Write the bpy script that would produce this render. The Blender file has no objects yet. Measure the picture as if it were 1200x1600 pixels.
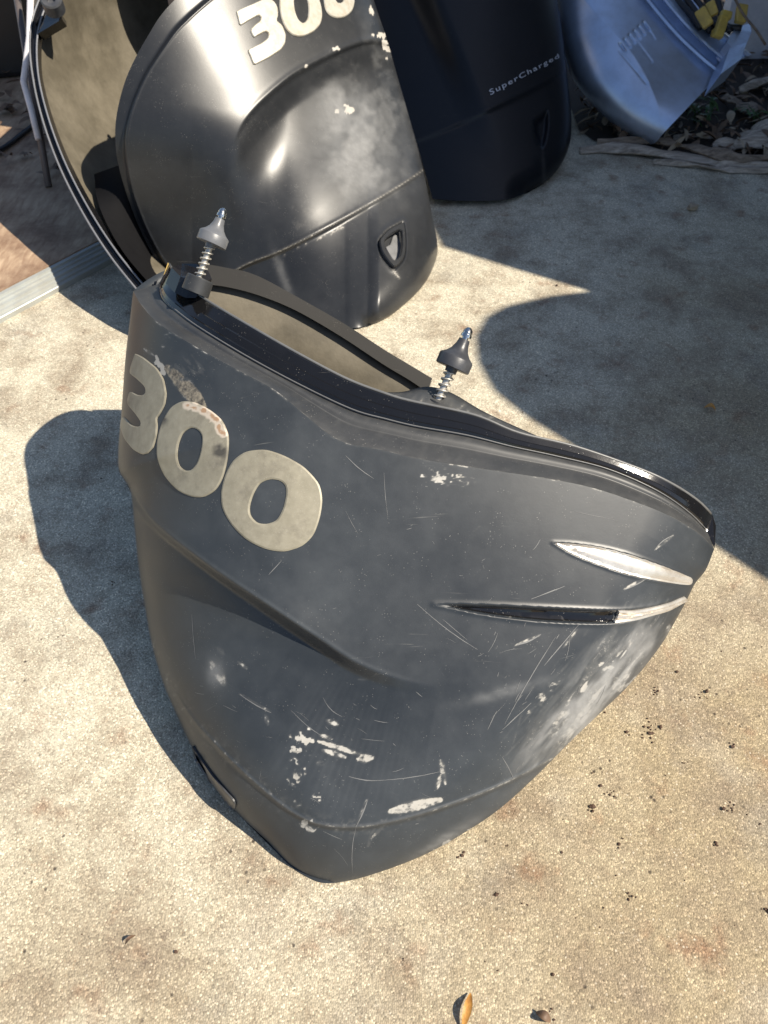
import bpy, bmesh, math, random
import numpy as np
from mathutils import Vector, Matrix, geometry

random.seed(7)
RNG = np.random.RandomState(11)
S = bpy.context.scene
COL = S.collection

# ------------------------------------------------------------------ camera, sky, sun, exposure
H = 1.15                      # camera height (m)
PITCH = math.radians(48.0)    # looking down
FPX = 1208.0                  # focal length in photo pixels (1200 x 1600 photo)
cd = bpy.data.cameras.new('camera')
cam = bpy.data.objects.new('camera', cd)
COL.objects.link(cam)
cam.location = (0, 0, H)
cam.rotation_euler = (math.radians(90) - PITCH, 0, 0)
cd.sensor_fit = 'VERTICAL'
cd.sensor_height = 36.0
cd.angle = 2 * math.atan(800 / FPX)
cd.clip_start = 0.02
cd.clip_end = 200
cd.dof.use_dof = True
cd.dof.focus_distance = 1.12
cd.dof.aperture_fstop = 8.0
S.camera = cam
S.render.resolution_x = 768
S.render.resolution_y = 1024

SUN_DIR = Vector((0.635, -0.205, 0.78)).normalized()     # towards the sun
ELEV = math.asin(SUN_DIR.z)
world = bpy.data.worlds.new('World')
S.world = world
world.use_nodes = True
wn = world.node_tree
bg = wn.nodes['Background']
sky = wn.nodes.new('ShaderNodeTexSky')
sky.sky_type = 'NISHITA'
sky.sun_disc = False
sky.sun_elevation = ELEV
sky.sun_rotation = math.atan2(SUN_DIR.x, SUN_DIR.y)
sky.air_density = 1.0
sky.dust_density = 0.6
wn.links.new(sky.outputs['Color'], bg.inputs['Color'])
bg.inputs['Strength'].default_value = 0.084
sd = bpy.data.lights.new('sun', 'SUN')
sd.energy = 4.8
sd.angle = math.radians(0.5)
sd.color = (1.0, 0.91, 0.77)
sun = bpy.data.objects.new('sun', sd)
COL.objects.link(sun)
sun.location = (3, -3, 5)
sun.rotation_euler = SUN_DIR.to_track_quat('Z', 'Y').to_euler()
S.view_settings.view_transform = 'Standard'
S.view_settings.look = 'None'
S.view_settings.gamma = 1
S.view_settings.use_curve_mapping = False
S.view_settings.exposure = 0.66

# ------------------------------------------------------------------ geometry of sight lines (where a thing seen at a photo position stands)
CP, SP = math.cos(PITCH), math.sin(PITCH)
def rays(px, py):
    u = (np.asarray(px, float) - 600) / FPX
    v = (800 - np.asarray(py, float)) / FPX
    return np.stack([u, CP + v * SP, -SP + v * CP], -1)
def P(px, py, d):
    r = rays(px, py)
    return r * np.asarray(d, float)[..., None] + np.array([0, 0, H])
def gdepth(px, py, z=0.0):
    r = rays(px, py)
    return (H - z) / np.maximum(-r[..., 2], 1e-3)
def G(px, py, z=0.0):
    return P(px, py, gdepth(px, py, z))
def V(a):
    return Vector((float(a[0]), float(a[1]), float(a[2])))
SUNV = np.array(SUN_DIR)

def spl(pts, n, tight=0.5):
    """Catmull-Rom through pts, resampled to n by arc length."""
    p = np.array(pts, float)
    q = np.vstack([2 * p[0] - p[1], p, 2 * p[-1] - p[-2]])
    out = []
    for i in range(len(p) - 1):
        a, b, c, d = q[i], q[i + 1], q[i + 2], q[i + 3]
        t = np.linspace(0, 1, 24, endpoint=False)[:, None]
        m1, m2 = (c - a) * tight, (d - b) * tight
        out.append((2*t**3 - 3*t**2 + 1) * b + (t**3 - 2*t**2 + t) * m1 + (-2*t**3 + 3*t**2) * c + (t**3 - t**2) * m2)
    out.append(p[-1:])
    o = np.vstack(out)
    s = np.r_[0, np.cumsum(np.linalg.norm(np.diff(o[:, :2], axis=0), axis=1))]
    if np.isscalar(n):
        n = np.linspace(0, 1, n)
    return np.stack([np.interp(n * s[-1], s, o[:, k]) for k in range(o.shape[1])], -1)

def sdist(X, Y, poly):
    """distance to a polyline, signed side, parameter 0..1 along it"""
    poly = np.asarray(poly, float)
    best = np.full(X.shape, 1e9); sgn = np.zeros(X.shape); par = np.zeros(X.shape)
    L = np.r_[0, np.cumsum(np.linalg.norm(np.diff(poly, axis=0), axis=1))]
    for i in range(len(poly) - 1):
        a, b = poly[i], poly[i + 1]
        ab = b - a; l2 = ab @ ab + 1e-12
        t = np.clip(((X - a[0]) * ab[0] + (Y - a[1]) * ab[1]) / l2, 0, 1)
        dx, dy = X - a[0] - t * ab[0], Y - a[1] - t * ab[1]
        dd = np.hypot(dx, dy)
        m = dd < best
        best = np.where(m, dd, best)
        sgn = np.where(m, np.sign(ab[0] * dy - ab[1] * dx), sgn)
        par = np.where(m, (L[i] + t * (L[i + 1] - L[i])) / L[-1], par)
    return best, sgn, par
def sm(a, b, x):
    t = np.clip((x - a) / (b - a), 0, 1)
    return t * t * (3 - 2 * t)
def inpoly(X, Y, poly):
    poly = np.asarray(poly, float)
    r = np.zeros(np.shape(X), bool)
    j = len(poly) - 1
    for i in range(len(poly)):
        xi, yi = poly[i]; xj, yj = poly[j]
        c = ((yi > Y) != (yj > Y)) & (X < (xj - xi) * (Y - yi) / (yj - yi + 1e-12) + xi)
        r ^= c
        j = i
    return r
_lat = RNG.rand(256, 256)
def vnoise(X, Y):
    xi, yi = np.floor(X).astype(int), np.floor(Y).astype(int)
    fx, fy = X - xi, Y - yi
    fx, fy = fx * fx * (3 - 2 * fx), fy * fy * (3 - 2 * fy)
    g = lambda a, b: _lat[a % 256, b % 256]
    return (g(xi, yi) * (1 - fx) + g(xi + 1, yi) * fx) * (1 - fy) + (g(xi, yi + 1) * (1 - fx) + g(xi + 1, yi + 1) * fx) * fy
def fbm(X, Y, s, o=3, seed=0):
    r = 0; a = 1; t = 0
    for k in range(o):
        r = r + a * vnoise(X / s * 2**k + seed * 17.3 + k * 31, Y / s * 2**k + seed * 9.1 + k * 57)
        t += a; a *= 0.55
    return r / t

# ------------------------------------------------------------------ objects
def tag(o, label=None, cat=None, group=None, kind=None):
    if label: o['label'] = label
    if cat: o['category'] = cat
    if group: o['group'] = group
    if kind: o['kind'] = kind
    return o
def empty(name, loc, label, cat, group=None):
    o = bpy.data.objects.new(name, None)
    COL.objects.link(o)
    o.location = V(loc)
    o.empty_display_size = 0.05
    tag(o, label, cat, group)
    o['_at'] = [float(x) for x in loc]
    return o
def origin(o):
    p = np.zeros(3)
    while o is not None:
        p = p + np.array(o.location)
        o = o.parent
    return p
def mesh(name, verts, faces, mat, parent=None, smooth=True, attrs=None, uv=None):
    """verts in world space; stored relative to the parent"""
    verts = np.asarray(verts, float)
    if parent is not None:
        verts = verts - origin(parent)
        off = np.zeros(3)
    else:
        off = np.array([verts[:, 0].mean(), verts[:, 1].mean(), verts[:, 2].min()])
        verts = verts - off
    me = bpy.data.meshes.new(name)
    me.from_pydata(verts.tolist(), [], [list(map(int, f)) for f in faces])
    if smooth:
        me.polygons.foreach_set('use_smooth', np.ones(len(me.polygons), bool))
    for k, a in (attrs or {}).items():
        at = me.attributes.new(k, 'FLOAT', 'POINT')
        at.data.foreach_set('value', np.asarray(a, np.float32).ravel())
    if uv is not None:
        at = me.attributes.new('flat', 'FLOAT_VECTOR', 'POINT')
        u3 = np.zeros((len(verts), 3), np.float32); u3[:, :2] = uv
        at.data.foreach_set('vector', u3.ravel())
    for m in (mat if isinstance(mat, (list, tuple)) else [mat]):
        me.materials.append(m)
    me.update()
    o = bpy.data.objects.new(name, me)
    COL.objects.link(o)
    o.location = off
    if parent is not None:
        o.parent = parent
    return o
def grid_faces(nv, nu, flip=False, base=0):
    f = []
    for i in range(nv - 1):
        for j in range(nu - 1):
            a = base + i * nu + j
            q = (a, a + 1, a + nu + 1, a + nu)
            f.append(q[::-1] if flip else q)
    return f
def grid(name, Pts, mat, parent=None, flip=False, smooth=True, attrs=None, uv=None):
    nv, nu = Pts.shape[:2]
    return mesh(name, Pts.reshape(-1, 3), grid_faces(nv, nu, flip), mat, parent, smooth, attrs, uv)
def coons(top, bot, left, right, ns, nt):
    """px grid from four boundary curves; top/bot left to right, left/right top to bottom"""
    s = ns if not np.isscalar(ns) else np.linspace(0, 1, ns)
    t = nt if not np.isscalar(nt) else np.linspace(0, 1, nt)
    T, B = spl(top, s), spl(bot, s)
    L, R = spl(left, t), spl(right, t)
    s_, t_ = s[None, :, None], t[:, None, None]
    g = (1 - t_) * T[None] + t_ * B[None] + (1 - s_) * L[:, None] + s_ * R[:, None]
    g -= (1 - s_) * (1 - t_) * T[0] + s_ * (1 - t_) * T[-1] + (1 - s_) * t_ * B[0] + s_ * t_ * B[-1]
    return g
def easy(n, k=0.6, both=True):
    x = np.linspace(0, 1, n)
    c = 0.5 - 0.5 * np.cos(np.pi * x)
    return (1 - k) * x + k * c
def normals_of(fn, X, Y):
    e = 1.5
    a = fn(X + e, Y) - fn(X - e, Y)
    b = fn(X, Y - e) - fn(X, Y + e)
    n = np.cross(a, b)
    n /= np.linalg.norm(n, axis=-1, keepdims=True) + 1e-12
    r = fn(X, Y) - np.array([0, 0, H])
    n *= -np.sign((n * r).sum(-1))[..., None]
    return n
def raised(name, outlines, fn, h, mat, parent, bevel=2.2, cell=6.0, closed_n=90, attrs_fn=None, dome=0.0, tens=0.4):
    """A raised emblem: outlines (first outer, then holes) given flat, laid on the surface fn and lifted h metres, with a chamfer."""
    loops = []
    for o in outlines:
        p = np.array(o, float)
        p2 = np.vstack([p, p[:1]])
        n = max(16, int(np.linalg.norm(np.diff(p2, axis=0), axis=1).sum() / 4.0))
        c = spl(np.vstack([p[-1:], p2, p[1:2]]), 400)
        # closed catmull: resample the middle part
        q = np.vstack([p[-2:], p, p[:3]])
        pts = []
        for i in range(1, len(q) - 3 + 0):
            a, b, cc, d = q[i - 1], q[i], q[i + 1], q[i + 2]
            t = np.linspace(0, 1, 10, endpoint=False)[:, None]
            m1, m2 = (cc - a) * tens, (d - b) * tens
            pts.append((2*t**3 - 3*t**2 + 1) * b + (t**3 - 2*t**2 + t) * m1 + (-2*t**3 + 3*t**2) * cc + (t**3 - t**2) * m2)
        pts = np.vstack(pts)[10:10 + 10 * len(p)] if len(np.vstack(pts)) >= 10 + 10 * len(p) else np.vstack(pts)
        s = np.r_[0, np.cumsum(np.linalg.norm(np.diff(np.vstack([pts, pts[:1]]), axis=0), axis=1))]
        pp = np.vstack([pts, pts[:1]])
        tt = np.linspace(0, s[-1], n, endpoint=False)
        loops.append(np.stack([np.interp(tt, s, pp[:, k]) for k in range(2)], -1))
    # inward offset of each loop
    def area(l):
        x, y = l[:, 0], l[:, 1]
        return 0.5 * np.sum(x * np.roll(y, -1) - np.roll(x, -1) * y)
    ins = []
    for k, l in enumerate(loops):
        tang = np.roll(l, -1, 0) - np.roll(l, 1, 0)
        tang /= np.linalg.norm(tang, axis=1, keepdims=True) + 1e-9
        nrm = np.stack([-tang[:, 1], tang[:, 0]], -1) * np.sign(area(l))
        ins.append(l + nrm * bevel * (1 if k == 0 else -1))
    X = np.concatenate(ins); 
    edges = []; b = 0
    for l in ins:
        n = len(l)
        edges += [(b + i, b + (i + 1) % n) for i in range(n)]
        b += n
    mn, mx = ins[0].min(0), ins[0].max(0)
    gx, gy = np.meshgrid(np.arange(mn[0], mx[0], cell), np.arange(mn[1], mx[1], cell))
    inside = inpoly(gx, gy, ins[0])
    for l in ins[1:]:
        inside &= ~inpoly(gx, gy, l)
    for l in ins:
        dd, _, _ = sdist(gx, gy, np.vstack([l, l[:1]]))
        inside &= dd > cell * 0.5
    allp = np.vstack([X, np.stack([gx[inside], gy[inside]], -1)])
    vo, eo, fo, _, _, _ = geometry.delaunay_2d_cdt([Vector(p) for p in allp.tolist()], edges, [], 0, 1e-5)
    vo = np.array([(v.x, v.y) for v in vo])
    F = []
    for f in fo:
        c = vo[list(f)].mean(0)
        ok = inpoly(np.array([c[0]]), np.array([c[1]]), ins[0])[0]
        for l in ins[1:]:
            ok = ok and not inpoly(np.array([c[0]]), np.array([c[1]]), l)[0]
        if ok: F.append(tuple(f))
    base = fn(vo[:, 0], vo[:, 1]); nn = normals_of(fn, vo[:, 0], vo[:, 1])
    hh = np.full(len(vo), h)
    if dome:
        dmin = np.full(len(vo), 1e9)
        for l in ins:
            dd, _, _ = sdist(vo[:, 0], vo[:, 1], np.vstack([l, l[:1]]))
            dmin = np.minimum(dmin, dd)
        hh = hh + dome * (1 - np.exp(-dmin / 8))
    verts = [base + nn * hh[:, None]]
    flat = [vo]
    b = len(vo); i0 = 0
    for l, li in zip(loops, ins):
        n = len(l)
        ti = [int(np.argmin(((vo - p) ** 2).sum(1))) for p in li]
        n1 = normals_of(fn, l[:, 0], l[:, 1]); b1 = fn(l[:, 0], l[:, 1])
        verts.append(b1 + n1 * h * 0.45); verts.append(b1 - n1 * 0.002)
        flat += [l, l]
        for i in range(n):
            j = (i + 1) % n
            F.append((ti[i], ti[j], b + j, b + i))
            F.append((b + i, b + j, b + n + j, b + n + i))
        b += 2 * n
    flat = np.vstack(flat)
    attrs = attrs_fn(flat[:, 0], flat[:, 1]) if attrs_fn else None
    o = mesh(name, np.vstack(verts), F, mat, parent, True, attrs, flat / 1000.0)
    bm = bmesh.new(); bm.from_mesh(o.data)
    bmesh.ops.recalc_face_normals(bm, faces=bm.faces)
    bm.to_mesh(o.data); bm.free()
    try:
        o.data.set_sharp_from_angle(angle=math.radians(16))
    except Exception:
        pass
    return o
def tube(name, pts, r, mat, parent=None, n=8, closed=False):
    pts = np.asarray(pts, float)
    m = len(pts)
    rr = np.full(m, r) if np.isscalar(r) else np.asarray(r, float)
    V_ = []; up = np.array([0.13, 0.31, 0.94])
    for i in range(m):
        t = pts[min(i + 1, m - 1)] - pts[max(i - 1, 0)]
        t /= np.linalg.norm(t) + 1e-12
        a = np.cross(t, up); a /= np.linalg.norm(a) + 1e-12
        b = np.cross(t, a)
        for k in range(n):
            w = 2 * math.pi * k / n
            V_.append(pts[i] + rr[i] * (math.cos(w) * a + math.sin(w) * b))
    F = []
    for i in range(m - 1):
        for k in range(n):
            F.append((i*n + k, i*n + (k+1) % n, (i+1)*n + (k+1) % n, (i+1)*n + k))
    F.append(tuple(range(n))[::-1]); F.append(tuple((m-1)*n + k for k in range(n)))
    return mesh(name, V_, F, mat, parent)
def lathe(name, base, axis, prof, mat, parent=None, n=28, sharp=35):
    """prof: list of (distance along the axis, radius)"""
    ax = np.array(axis, float); ax /= np.linalg.norm(ax)
    a = np.cross(ax, [0.3, 0.9, 0.1]); a /= np.linalg.norm(a)
    b = np.cross(ax, a)
    V_ = []
    for h, r in prof:
        for k in range(n):
            w = 2 * math.pi * k / n
            V_.append(np.array(base) + ax * h + max(r, 1e-5) * (math.cos(w) * a + math.sin(w) * b))
    F = []
    for i in range(len(prof) - 1):
        for k in range(n):
            F.append((i*n + k, i*n + (k+1) % n, (i+1)*n + (k+1) % n, (i+1)*n + k))
    F.append(tuple(range(n))[::-1]); F.append(tuple((len(prof)-1)*n + k for k in range(n)))
    o = mesh(name, V_, F, mat, parent)
    o.data.set_sharp_from_angle(angle=math.radians(sharp))
    return o
def box(name, c, sx, sy, sz, mat, parent=None, rot=None, bev=0.0):
    bm = bmesh.new()
    bmesh.ops.create_cube(bm, size=1)
    for v in bm.verts:
        v.co = Vector((v.co.x * sx, v.co.y * sy, v.co.z * sz))
    if bev:
        bmesh.ops.bevel(bm, geom=list(bm.edges), offset=bev, segments=2, affect='EDGES', profile=0.5)
    R = rot if rot is not None else Matrix.Identity(3)
    vs = [np.array(R @ v.co) + np.array(c) for v in bm.verts]
    bm.verts.index_update()
    fs = [[v.index for v in f.verts] for f in bm.faces]
    bm.free()
    return mesh(name, vs, fs, mat, parent, False)

# ------------------------------------------------------------------ materials
def newmat(name):
    m = bpy.data.materials.new(name)
    m.use_nodes = True
    nt = m.node_tree
    b = nt.nodes['Principled BSDF']
    return m, nt, b
class N:
    """small helper round a node tree"""
    def __init__(s, nt): s.nt = nt
    def node(s, t, **k):
        n = s.nt.nodes.new(t)
        for a, v in k.items(): setattr(n, a, v)
        return n
    def link(s, a, b): s.nt.links.new(a, b)
    def put(s, sock, v):
        if hasattr(v, 'is_output') or isinstance(v, bpy.types.NodeSocket): s.link(v, sock)
        else: sock.default_value = v
    def noise(s, vec, scale, detail=4, rough=0.55, out='Fac', dist=0.0):
        n = s.node('ShaderNodeTexNoise')
        s.link(vec, n.inputs['Vector'])
        n.inputs['Scale'].default_value = scale; n.inputs['Detail'].default_value = detail
        n.inputs['Roughness'].default_value = rough; n.inputs['Distortion'].default_value = dist
        return n.outputs[out]
    def voro(s, vec, scale, feature='F1', out='Distance', rnd=1.0):
        n = s.node('ShaderNodeTexVoronoi', feature=feature)
        s.link(vec, n.inputs['Vector']); n.inputs['Scale'].default_value = scale
        n.inputs['Randomness'].default_value = rnd
        return n.outputs[out]
    def ramp(s, fac, stops, interp='LINEAR'):
        n = s.node('ShaderNodeValToRGB')
        n.color_ramp.interpolation = interp
        e = n.color_ramp.elements
        while len(e) < len(stops): e.new(0.5)
        for q, (p, c) in zip(e, stops):
            q.position = p
            q.color = c if isinstance(c, tuple) and len(c) == 4 else ((*c, 1) if isinstance(c, tuple) else (c, c, c, 1))
        s.link(fac, n.inputs['Fac'])
        return n.outputs['Color']
    def mix(s, fac, a, b, mode='MIX'):
        n = s.node('ShaderNodeMix', data_type='RGBA', blend_type=mode)
        s.put(n.inputs[0], fac)
        for q, v in ((6, a), (7, b)):
            if isinstance(v, tuple) and len(v) == 3: v = (*v, 1)
            s.put(n.inputs[q], v)
        return n.outputs[2]
    def math(s, op, a, b=0.5, clamp=False):
        n = s.node('ShaderNodeMath', operation=op, use_clamp=clamp)
        s.put(n.inputs[0], a); s.put(n.inputs[1], b)
        return n.outputs[0]
    def bump(s, h, strength=0.3, dist=0.002, normal=None):
        n = s.node('ShaderNodeBump')
        s.link(h, n.inputs['Height'])
        n.inputs['Strength'].default_value = strength; n.inputs['Distance'].default_value = dist
        if normal is not None: s.link(normal, n.inputs['Normal'])
        return n.outputs['Normal']
    def pos(s):
        return s.node('ShaderNodeNewGeometry').outputs['Position']
    def obj(s):
        return s.node('ShaderNodeTexCoord').outputs['Object']
    def attr(s, name, out='Fac'):
        n = s.node('ShaderNodeAttribute'); n.attribute_name = name
        return n.outputs[out]
    def mapping(s, vec, scale=(1, 1, 1), rot=(0, 0, 0), loc=(0, 0, 0)):
        n = s.node('ShaderNodeMapping')
        s.link(vec, n.inputs['Vector'])
        n.inputs['Scale'].default_value = scale; n.inputs['Rotation'].default_value = rot; n.inputs['Location'].default_value = loc
        return n.outputs['Vector']

def plastic(name, col=(0.022, 0.024, 0.027), rough=0.42, dust_sheen=0.25, dust_sheen_col=(0.16, 0.155, 0.145), wearcol=(0.55, 0.53, 0.49), spec=0.5, speck=0.6, coat=0.0, scr=1.0, smearcol=(0.29, 0.29, 0.285)):
    m, nt, b = newmat(name); n = N(nt)
    o = n.obj()
    wear = n.attr('wear'); dst = n.attr('dust_sheen')  # second attribute: dust, on the front panel also painted sheen
    f1 = n.noise(o, 6, 4, 0.5); f2 = n.noise(o, 55, 4, 0.6)
    haze = n.math('MULTIPLY', n.ramp(f1, [(0.3, 0.45), (0.72, 1.0)]), dust_sheen)
    fine = n.ramp(f2, [(0.3, 0.6), (0.7, 1.0)])
    haze = n.math('MULTIPLY', haze, fine)
    haze = n.math('ADD', haze, n.math('MULTIPLY', dst, n.ramp(n.noise(o, 30, 5, 0.65), [(0.25, 0.55), (0.75, 1.0)])), True)
    c = n.mix(haze, col, dust_sheen_col)
    # fine scattered specks and hairline scratches
    v = n.voro(o, 260)
    pick = n.ramp(n.noise(o, 40, 2), [(0.52, 0.0), (0.62, 1.0)])
    sp = n.math('MULTIPLY', n.math('MULTIPLY', n.ramp(v, [(0.10, 1.0), (0.17, 0.0)]), pick), speck)
    st = n.mapping(o, (6, 6, 420), (0.3, 0.9, 0.5))
    s1 = n.ramp(n.noise(st, 1.0, 3, 0.7), [(0.69, 0.0), (0.735, 1.0)])
    st2 = n.mapping(o, (7, 300, 7), (1.1, 0.2, 1.9))
    s2 = n.ramp(n.noise(st2, 1.0, 3, 0.7), [(0.69, 0.0), (0.74, 1.0)])
    scf = n.math('MULTIPLY', n.math('MULTIPLY', n.math('MAXIMUM', s1, s2), n.ramp(n.noise(o, 14, 3), [(0.5, 0.0), (0.62, 0.4)])), scr)
    rag = n.math('ADD', n.math('MULTIPLY', n.noise(o, 210, 4, 0.7), 0.75), n.math('MULTIPLY', n.noise(n.mapping(o, (40, 40, 260), (0.4, 0.7, 0.3)), 1.0, 3, 0.65), 0.5))
    cov = n.math('MULTIPLY', n.math('ADD', n.math('ADD', wear, n.math('MULTIPLY', rag, 0.9)), -0.86), 3.2, True)
    cov = n.math('MAXIMUM', cov, n.math('MULTIPLY', wear, 0.30))
    w = n.math('MAXIMUM', cov, n.math('MAXIMUM', sp, scf), True)
    wc = n.mix(n.noise(o, 33, 3), wearcol, tuple(x * k for x, k in zip(wearcol, (0.62, 0.58, 0.52))))
    c = n.mix(w, c, wc)
    smr = n.math('MULTIPLY', n.attr('smear'), n.math('ADD', n.math('MULTIPLY', f2, 0.9), n.math('MULTIPLY', f1, 0.6)), True)
    c = n.mix(smr, c, smearcol)
    peel = n.attr('peel')
    pe = n.math('MULTIPLY', n.math('ADD', n.math('ADD', peel, n.math('MULTIPLY', rag, 0.8)), -0.85), 3.5, True)
    c = n.mix(pe, c, n.mix(n.ramp(n.noise(o, 120, 4, .7), [(0.35, 0.0), (0.62, 1.0)]), (0.05, 0.045, 0.04), (0.30, 0.26, 0.195)))
    n.link(c, b.inputs['Base Color'])
    r = n.math('ADD', n.math('MULTIPLY', f1, 0.16), rough - 0.08)
    r = n.math('ADD', r, n.math('MULTIPLY', n.math('MAXIMUM', w, haze), 0.35), True)
    n.link(r, b.inputs['Roughness'])
    b.inputs['Specular IOR Level'].default_value = spec
    if coat:
        b.inputs['Coat Weight'].default_value = coat; b.inputs['Coat Roughness'].default_value = 0.12
    h = n.math('ADD', n.math('MULTIPLY', f2, 0.25), n.math('MULTIPLY', w, -0.6))
    h = n.math('ADD', h, n.math('MULTIPLY', n.noise(o, 600, 2), 0.12))
    n.link(n.bump(h, 0.22, 0.0012), b.inputs['Normal'])
    return m
def simple(name, col, rough=0.5, metal=0.0, var=0.25, scale=40, bump=0.15, spec=0.5, dirt=None, dirtamt=0.5, dirtscale=18):
    m, nt, b = newmat(name); n = N(nt)
    o = n.obj()
    f = n.noise(o, scale, 5, 0.6)
    c = n.mix(f, tuple(x * (1 - var) for x in col), tuple(min(1, x * (1 + var)) for x in col))
    if dirt:
        c = n.mix(n.math('MULTIPLY', n.ramp(n.noise(o, dirtscale, 5, 0.65), [(0.42, 0.0), (0.66, 1.0)]), dirtamt), c, dirt)
    n.link(c, b.inputs['Base Color'])
    n.link(n.math('ADD', n.math('MULTIPLY', f, 0.2), rough - 0.1), b.inputs['Roughness'])
    b.inputs['Metallic'].default_value = metal
    b.inputs['Specular IOR Level'].default_value = spec
    if bump: n.link(n.bump(n.noise(o, scale * 4, 3), bump, 0.001), b.inputs['Normal'])
    return m

def concrete_mat():
    m, nt, b = newmat('concrete'); n = N(nt)
    p = n.pos()
    big = n.noise(p, 1.7, 5, 0.6); mid = n.noise(p, 7, 5, 0.62); fine = n.noise(p, 60, 4, 0.6)
    sx = n.node('ShaderNodeSeparateXYZ'); n.link(p, sx.inputs[0])
    side = n.math('ADD', n.math('MULTIPLY', sx.outputs[0], 0.42), n.math('ADD', n.math('MULTIPLY', sx.outputs[1], -0.34), 0.17))
    c = n.mix(n.ramp(n.math('ADD', big, side), [(0.28, 0.0), (0.68, 1.0)]), (0.59, 0.54, 0.42), (0.36, 0.29, 0.182))
    c = n.mix(n.ramp(mid, [(0.45, 0.0), (0.70, 0.85)]), c, (0.26, 0.205, 0.145))
    c = n.mix(n.ramp(n.noise(n.mapping(p, loc=(2, 6, 0)), 22, 5, 0.65), [(0.5, 0.0), (0.75, 0.55)]), c, (0.24, 0.18, 0.12))
    c = n.mix(n.ramp(n.noise(n.mapping(p, loc=(5, 2, 0)), 4.2, 6, 0.65), [(0.54, 0.0), (0.78, 0.6)]), c, (0.24, 0.225, 0.20))
    c = n.mix(n.ramp(n.noise(n.mapping(p, loc=(1, 8, 0)), 13, 4, 0.6), [(0.58, 0.0), (0.76, 0.8)]), c, (0.24, 0.13, 0.075))
    c = n.mix(n.ramp(n.noise(n.mapping(p, loc=(9, 4, 0)), 9, 3, 0.5), [(0.58, 0.0), (0.74, 0.22)]), c, (0.62, 0.57, 0.46))
    # sand grains and exposed aggregate
    vc = n.voro(p, 400, out='Color'); ve = n.voro(p, 400)
    sep = n.node('ShaderNodeSeparateColor'); n.link(vc, sep.inputs[0])
    gr = n.ramp(sep.outputs[0], [(0.0, 0.55), (0.3, 0.87), (0.72, 1.04), (0.9, 1.32), (1.0, 1.85)])
    gr = n.mix(n.ramp(ve, [(0.45, 0.0), (0.85, 0.35)]), gr, (0.45, 0.41, 0.35))
    c = n.mix(0.85, c, gr, 'MULTIPLY')
    vc2 = n.voro(p, 240, out='Color')
    sp2 = n.node('ShaderNodeSeparateColor'); n.link(vc2, sp2.inputs[0])
    d2 = n.voro(p, 240)
    agg = n.math('MULTIPLY', n.ramp(sp2.outputs[1], [(0.80, 0.0), (0.84, 1.0)]), n.ramp(d2, [(0.25, 1.0), (0.42, 0.0)]))
    c = n.mix(n.math('MULTIPLY', agg, 0.7), c, n.mix(sp2.outputs[2], (0.30, 0.22, 0.14), (0.66, 0.58, 0.45)))
    # dark pits
    dp = n.voro(n.mapping(p, loc=(3, 1, 0)), 46)
    pit = n.math('MULTIPLY', n.ramp(dp, [(0.06, 1.0), (0.15, 0.0)]), n.ramp(n.noise(p, 9, 3), [(0.5, 0.0), (0.6, 1.0)]))
    c = n.mix(n.math('MULTIPLY', pit, 0.85), c, (0.045, 0.032, 0.025))
    # hairline cracks
    wob = n.node('ShaderNodeVectorMath', operation='SCALE'); n.link(n.noise(p, 9, 4, 0.6, out='Color'), wob.inputs[0]); wob.inputs['Scale'].default_value = 0.28
    wp = n.node('ShaderNodeVectorMath', operation='ADD'); n.link(p, wp.inputs[0]); n.link(wob.outputs[0], wp.inputs[1])
    ce = n.voro(wp.outputs[0], 4.5, 'DISTANCE_TO_EDGE')
    ck = n.math('MULTIPLY', n.ramp(n.math('ADD', ce, n.math('MULTIPLY', fine, 0.02)), [(0.011, 1.0), (0.016, 0.0)]), n.ramp(n.noise(p, 3.1, 3), [(0.48, 0.0), (0.58, 0.55)]))
    c = n.mix(ck, c, (0.16, 0.12, 0.09))
    n.link(c, b.inputs['Base Color'])
    b.inputs['Roughness'].default_value = 0.82
    b.inputs['Specular IOR Level'].default_value = 0.35
    h = n.math('ADD', n.math('MULTIPLY', ve, -1.0), n.math('MULTIPLY', fine, 1.2))
    h = n.math('ADD', h, n.math('MULTIPLY', pit, -1.5))
    n.link(n.bump(h, 0.48, 0.0022), b.inputs['Normal'])
    return m
M = {}
M['concrete'] = concrete_mat()
M['panel'] = plastic('worn_black_cowling_plastic', (0.014, 0.0175, 0.022), 0.36, 0.24, (0.080, 0.090, 0.099), wearcol=(0.50, 0.49, 0.46), spec=0.45, speck=0.35, scr=0.5)
M['panel2'] = plastic('black_cowling_plastic', (0.011, 0.012, 0.014), 0.315, 0.09, (0.14, 0.145, 0.15), spec=0.45, coat=0.0, speck=0.35, scr=0.4)
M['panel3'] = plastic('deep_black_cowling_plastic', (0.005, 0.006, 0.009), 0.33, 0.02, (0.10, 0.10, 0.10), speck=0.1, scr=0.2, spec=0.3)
M['ledge'] = plastic('dusty_rim_ledge', (0.016, 0.018, 0.021), 0.42, 0.35, (0.11, 0.11, 0.108), wearcol=(0.42, 0.41, 0.38), speck=0.5)
M['gloss'] = plastic('gloss_black_lip', (0.006, 0.006, 0.007), 0.09, 0.03, (0.12, 0.12, 0.11), speck=0.3, scr=0.4)
M['matte'] = plastic('matte_black_rim', (0.013, 0.0125, 0.012), 0.6, 0.16, (0.07, 0.066, 0.06), spec=0.22, speck=0.2, scr=0.3)
M['tan'] = simple('tan_fibre_lining', (0.095, 0.082, 0.058), 0.6, 0, 0.4, 30, 0.4, 0.35, (0.20, 0.175, 0.13), 0.55, 7)
M['digit'] = None
M['silver'] = simple('silver_trim', (0.62, 0.59, 0.54), 0.34, 0.55, 0.15, 30, 0.1, dirt=(0.30, 0.25, 0.19), dirtamt=0.6)
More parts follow.
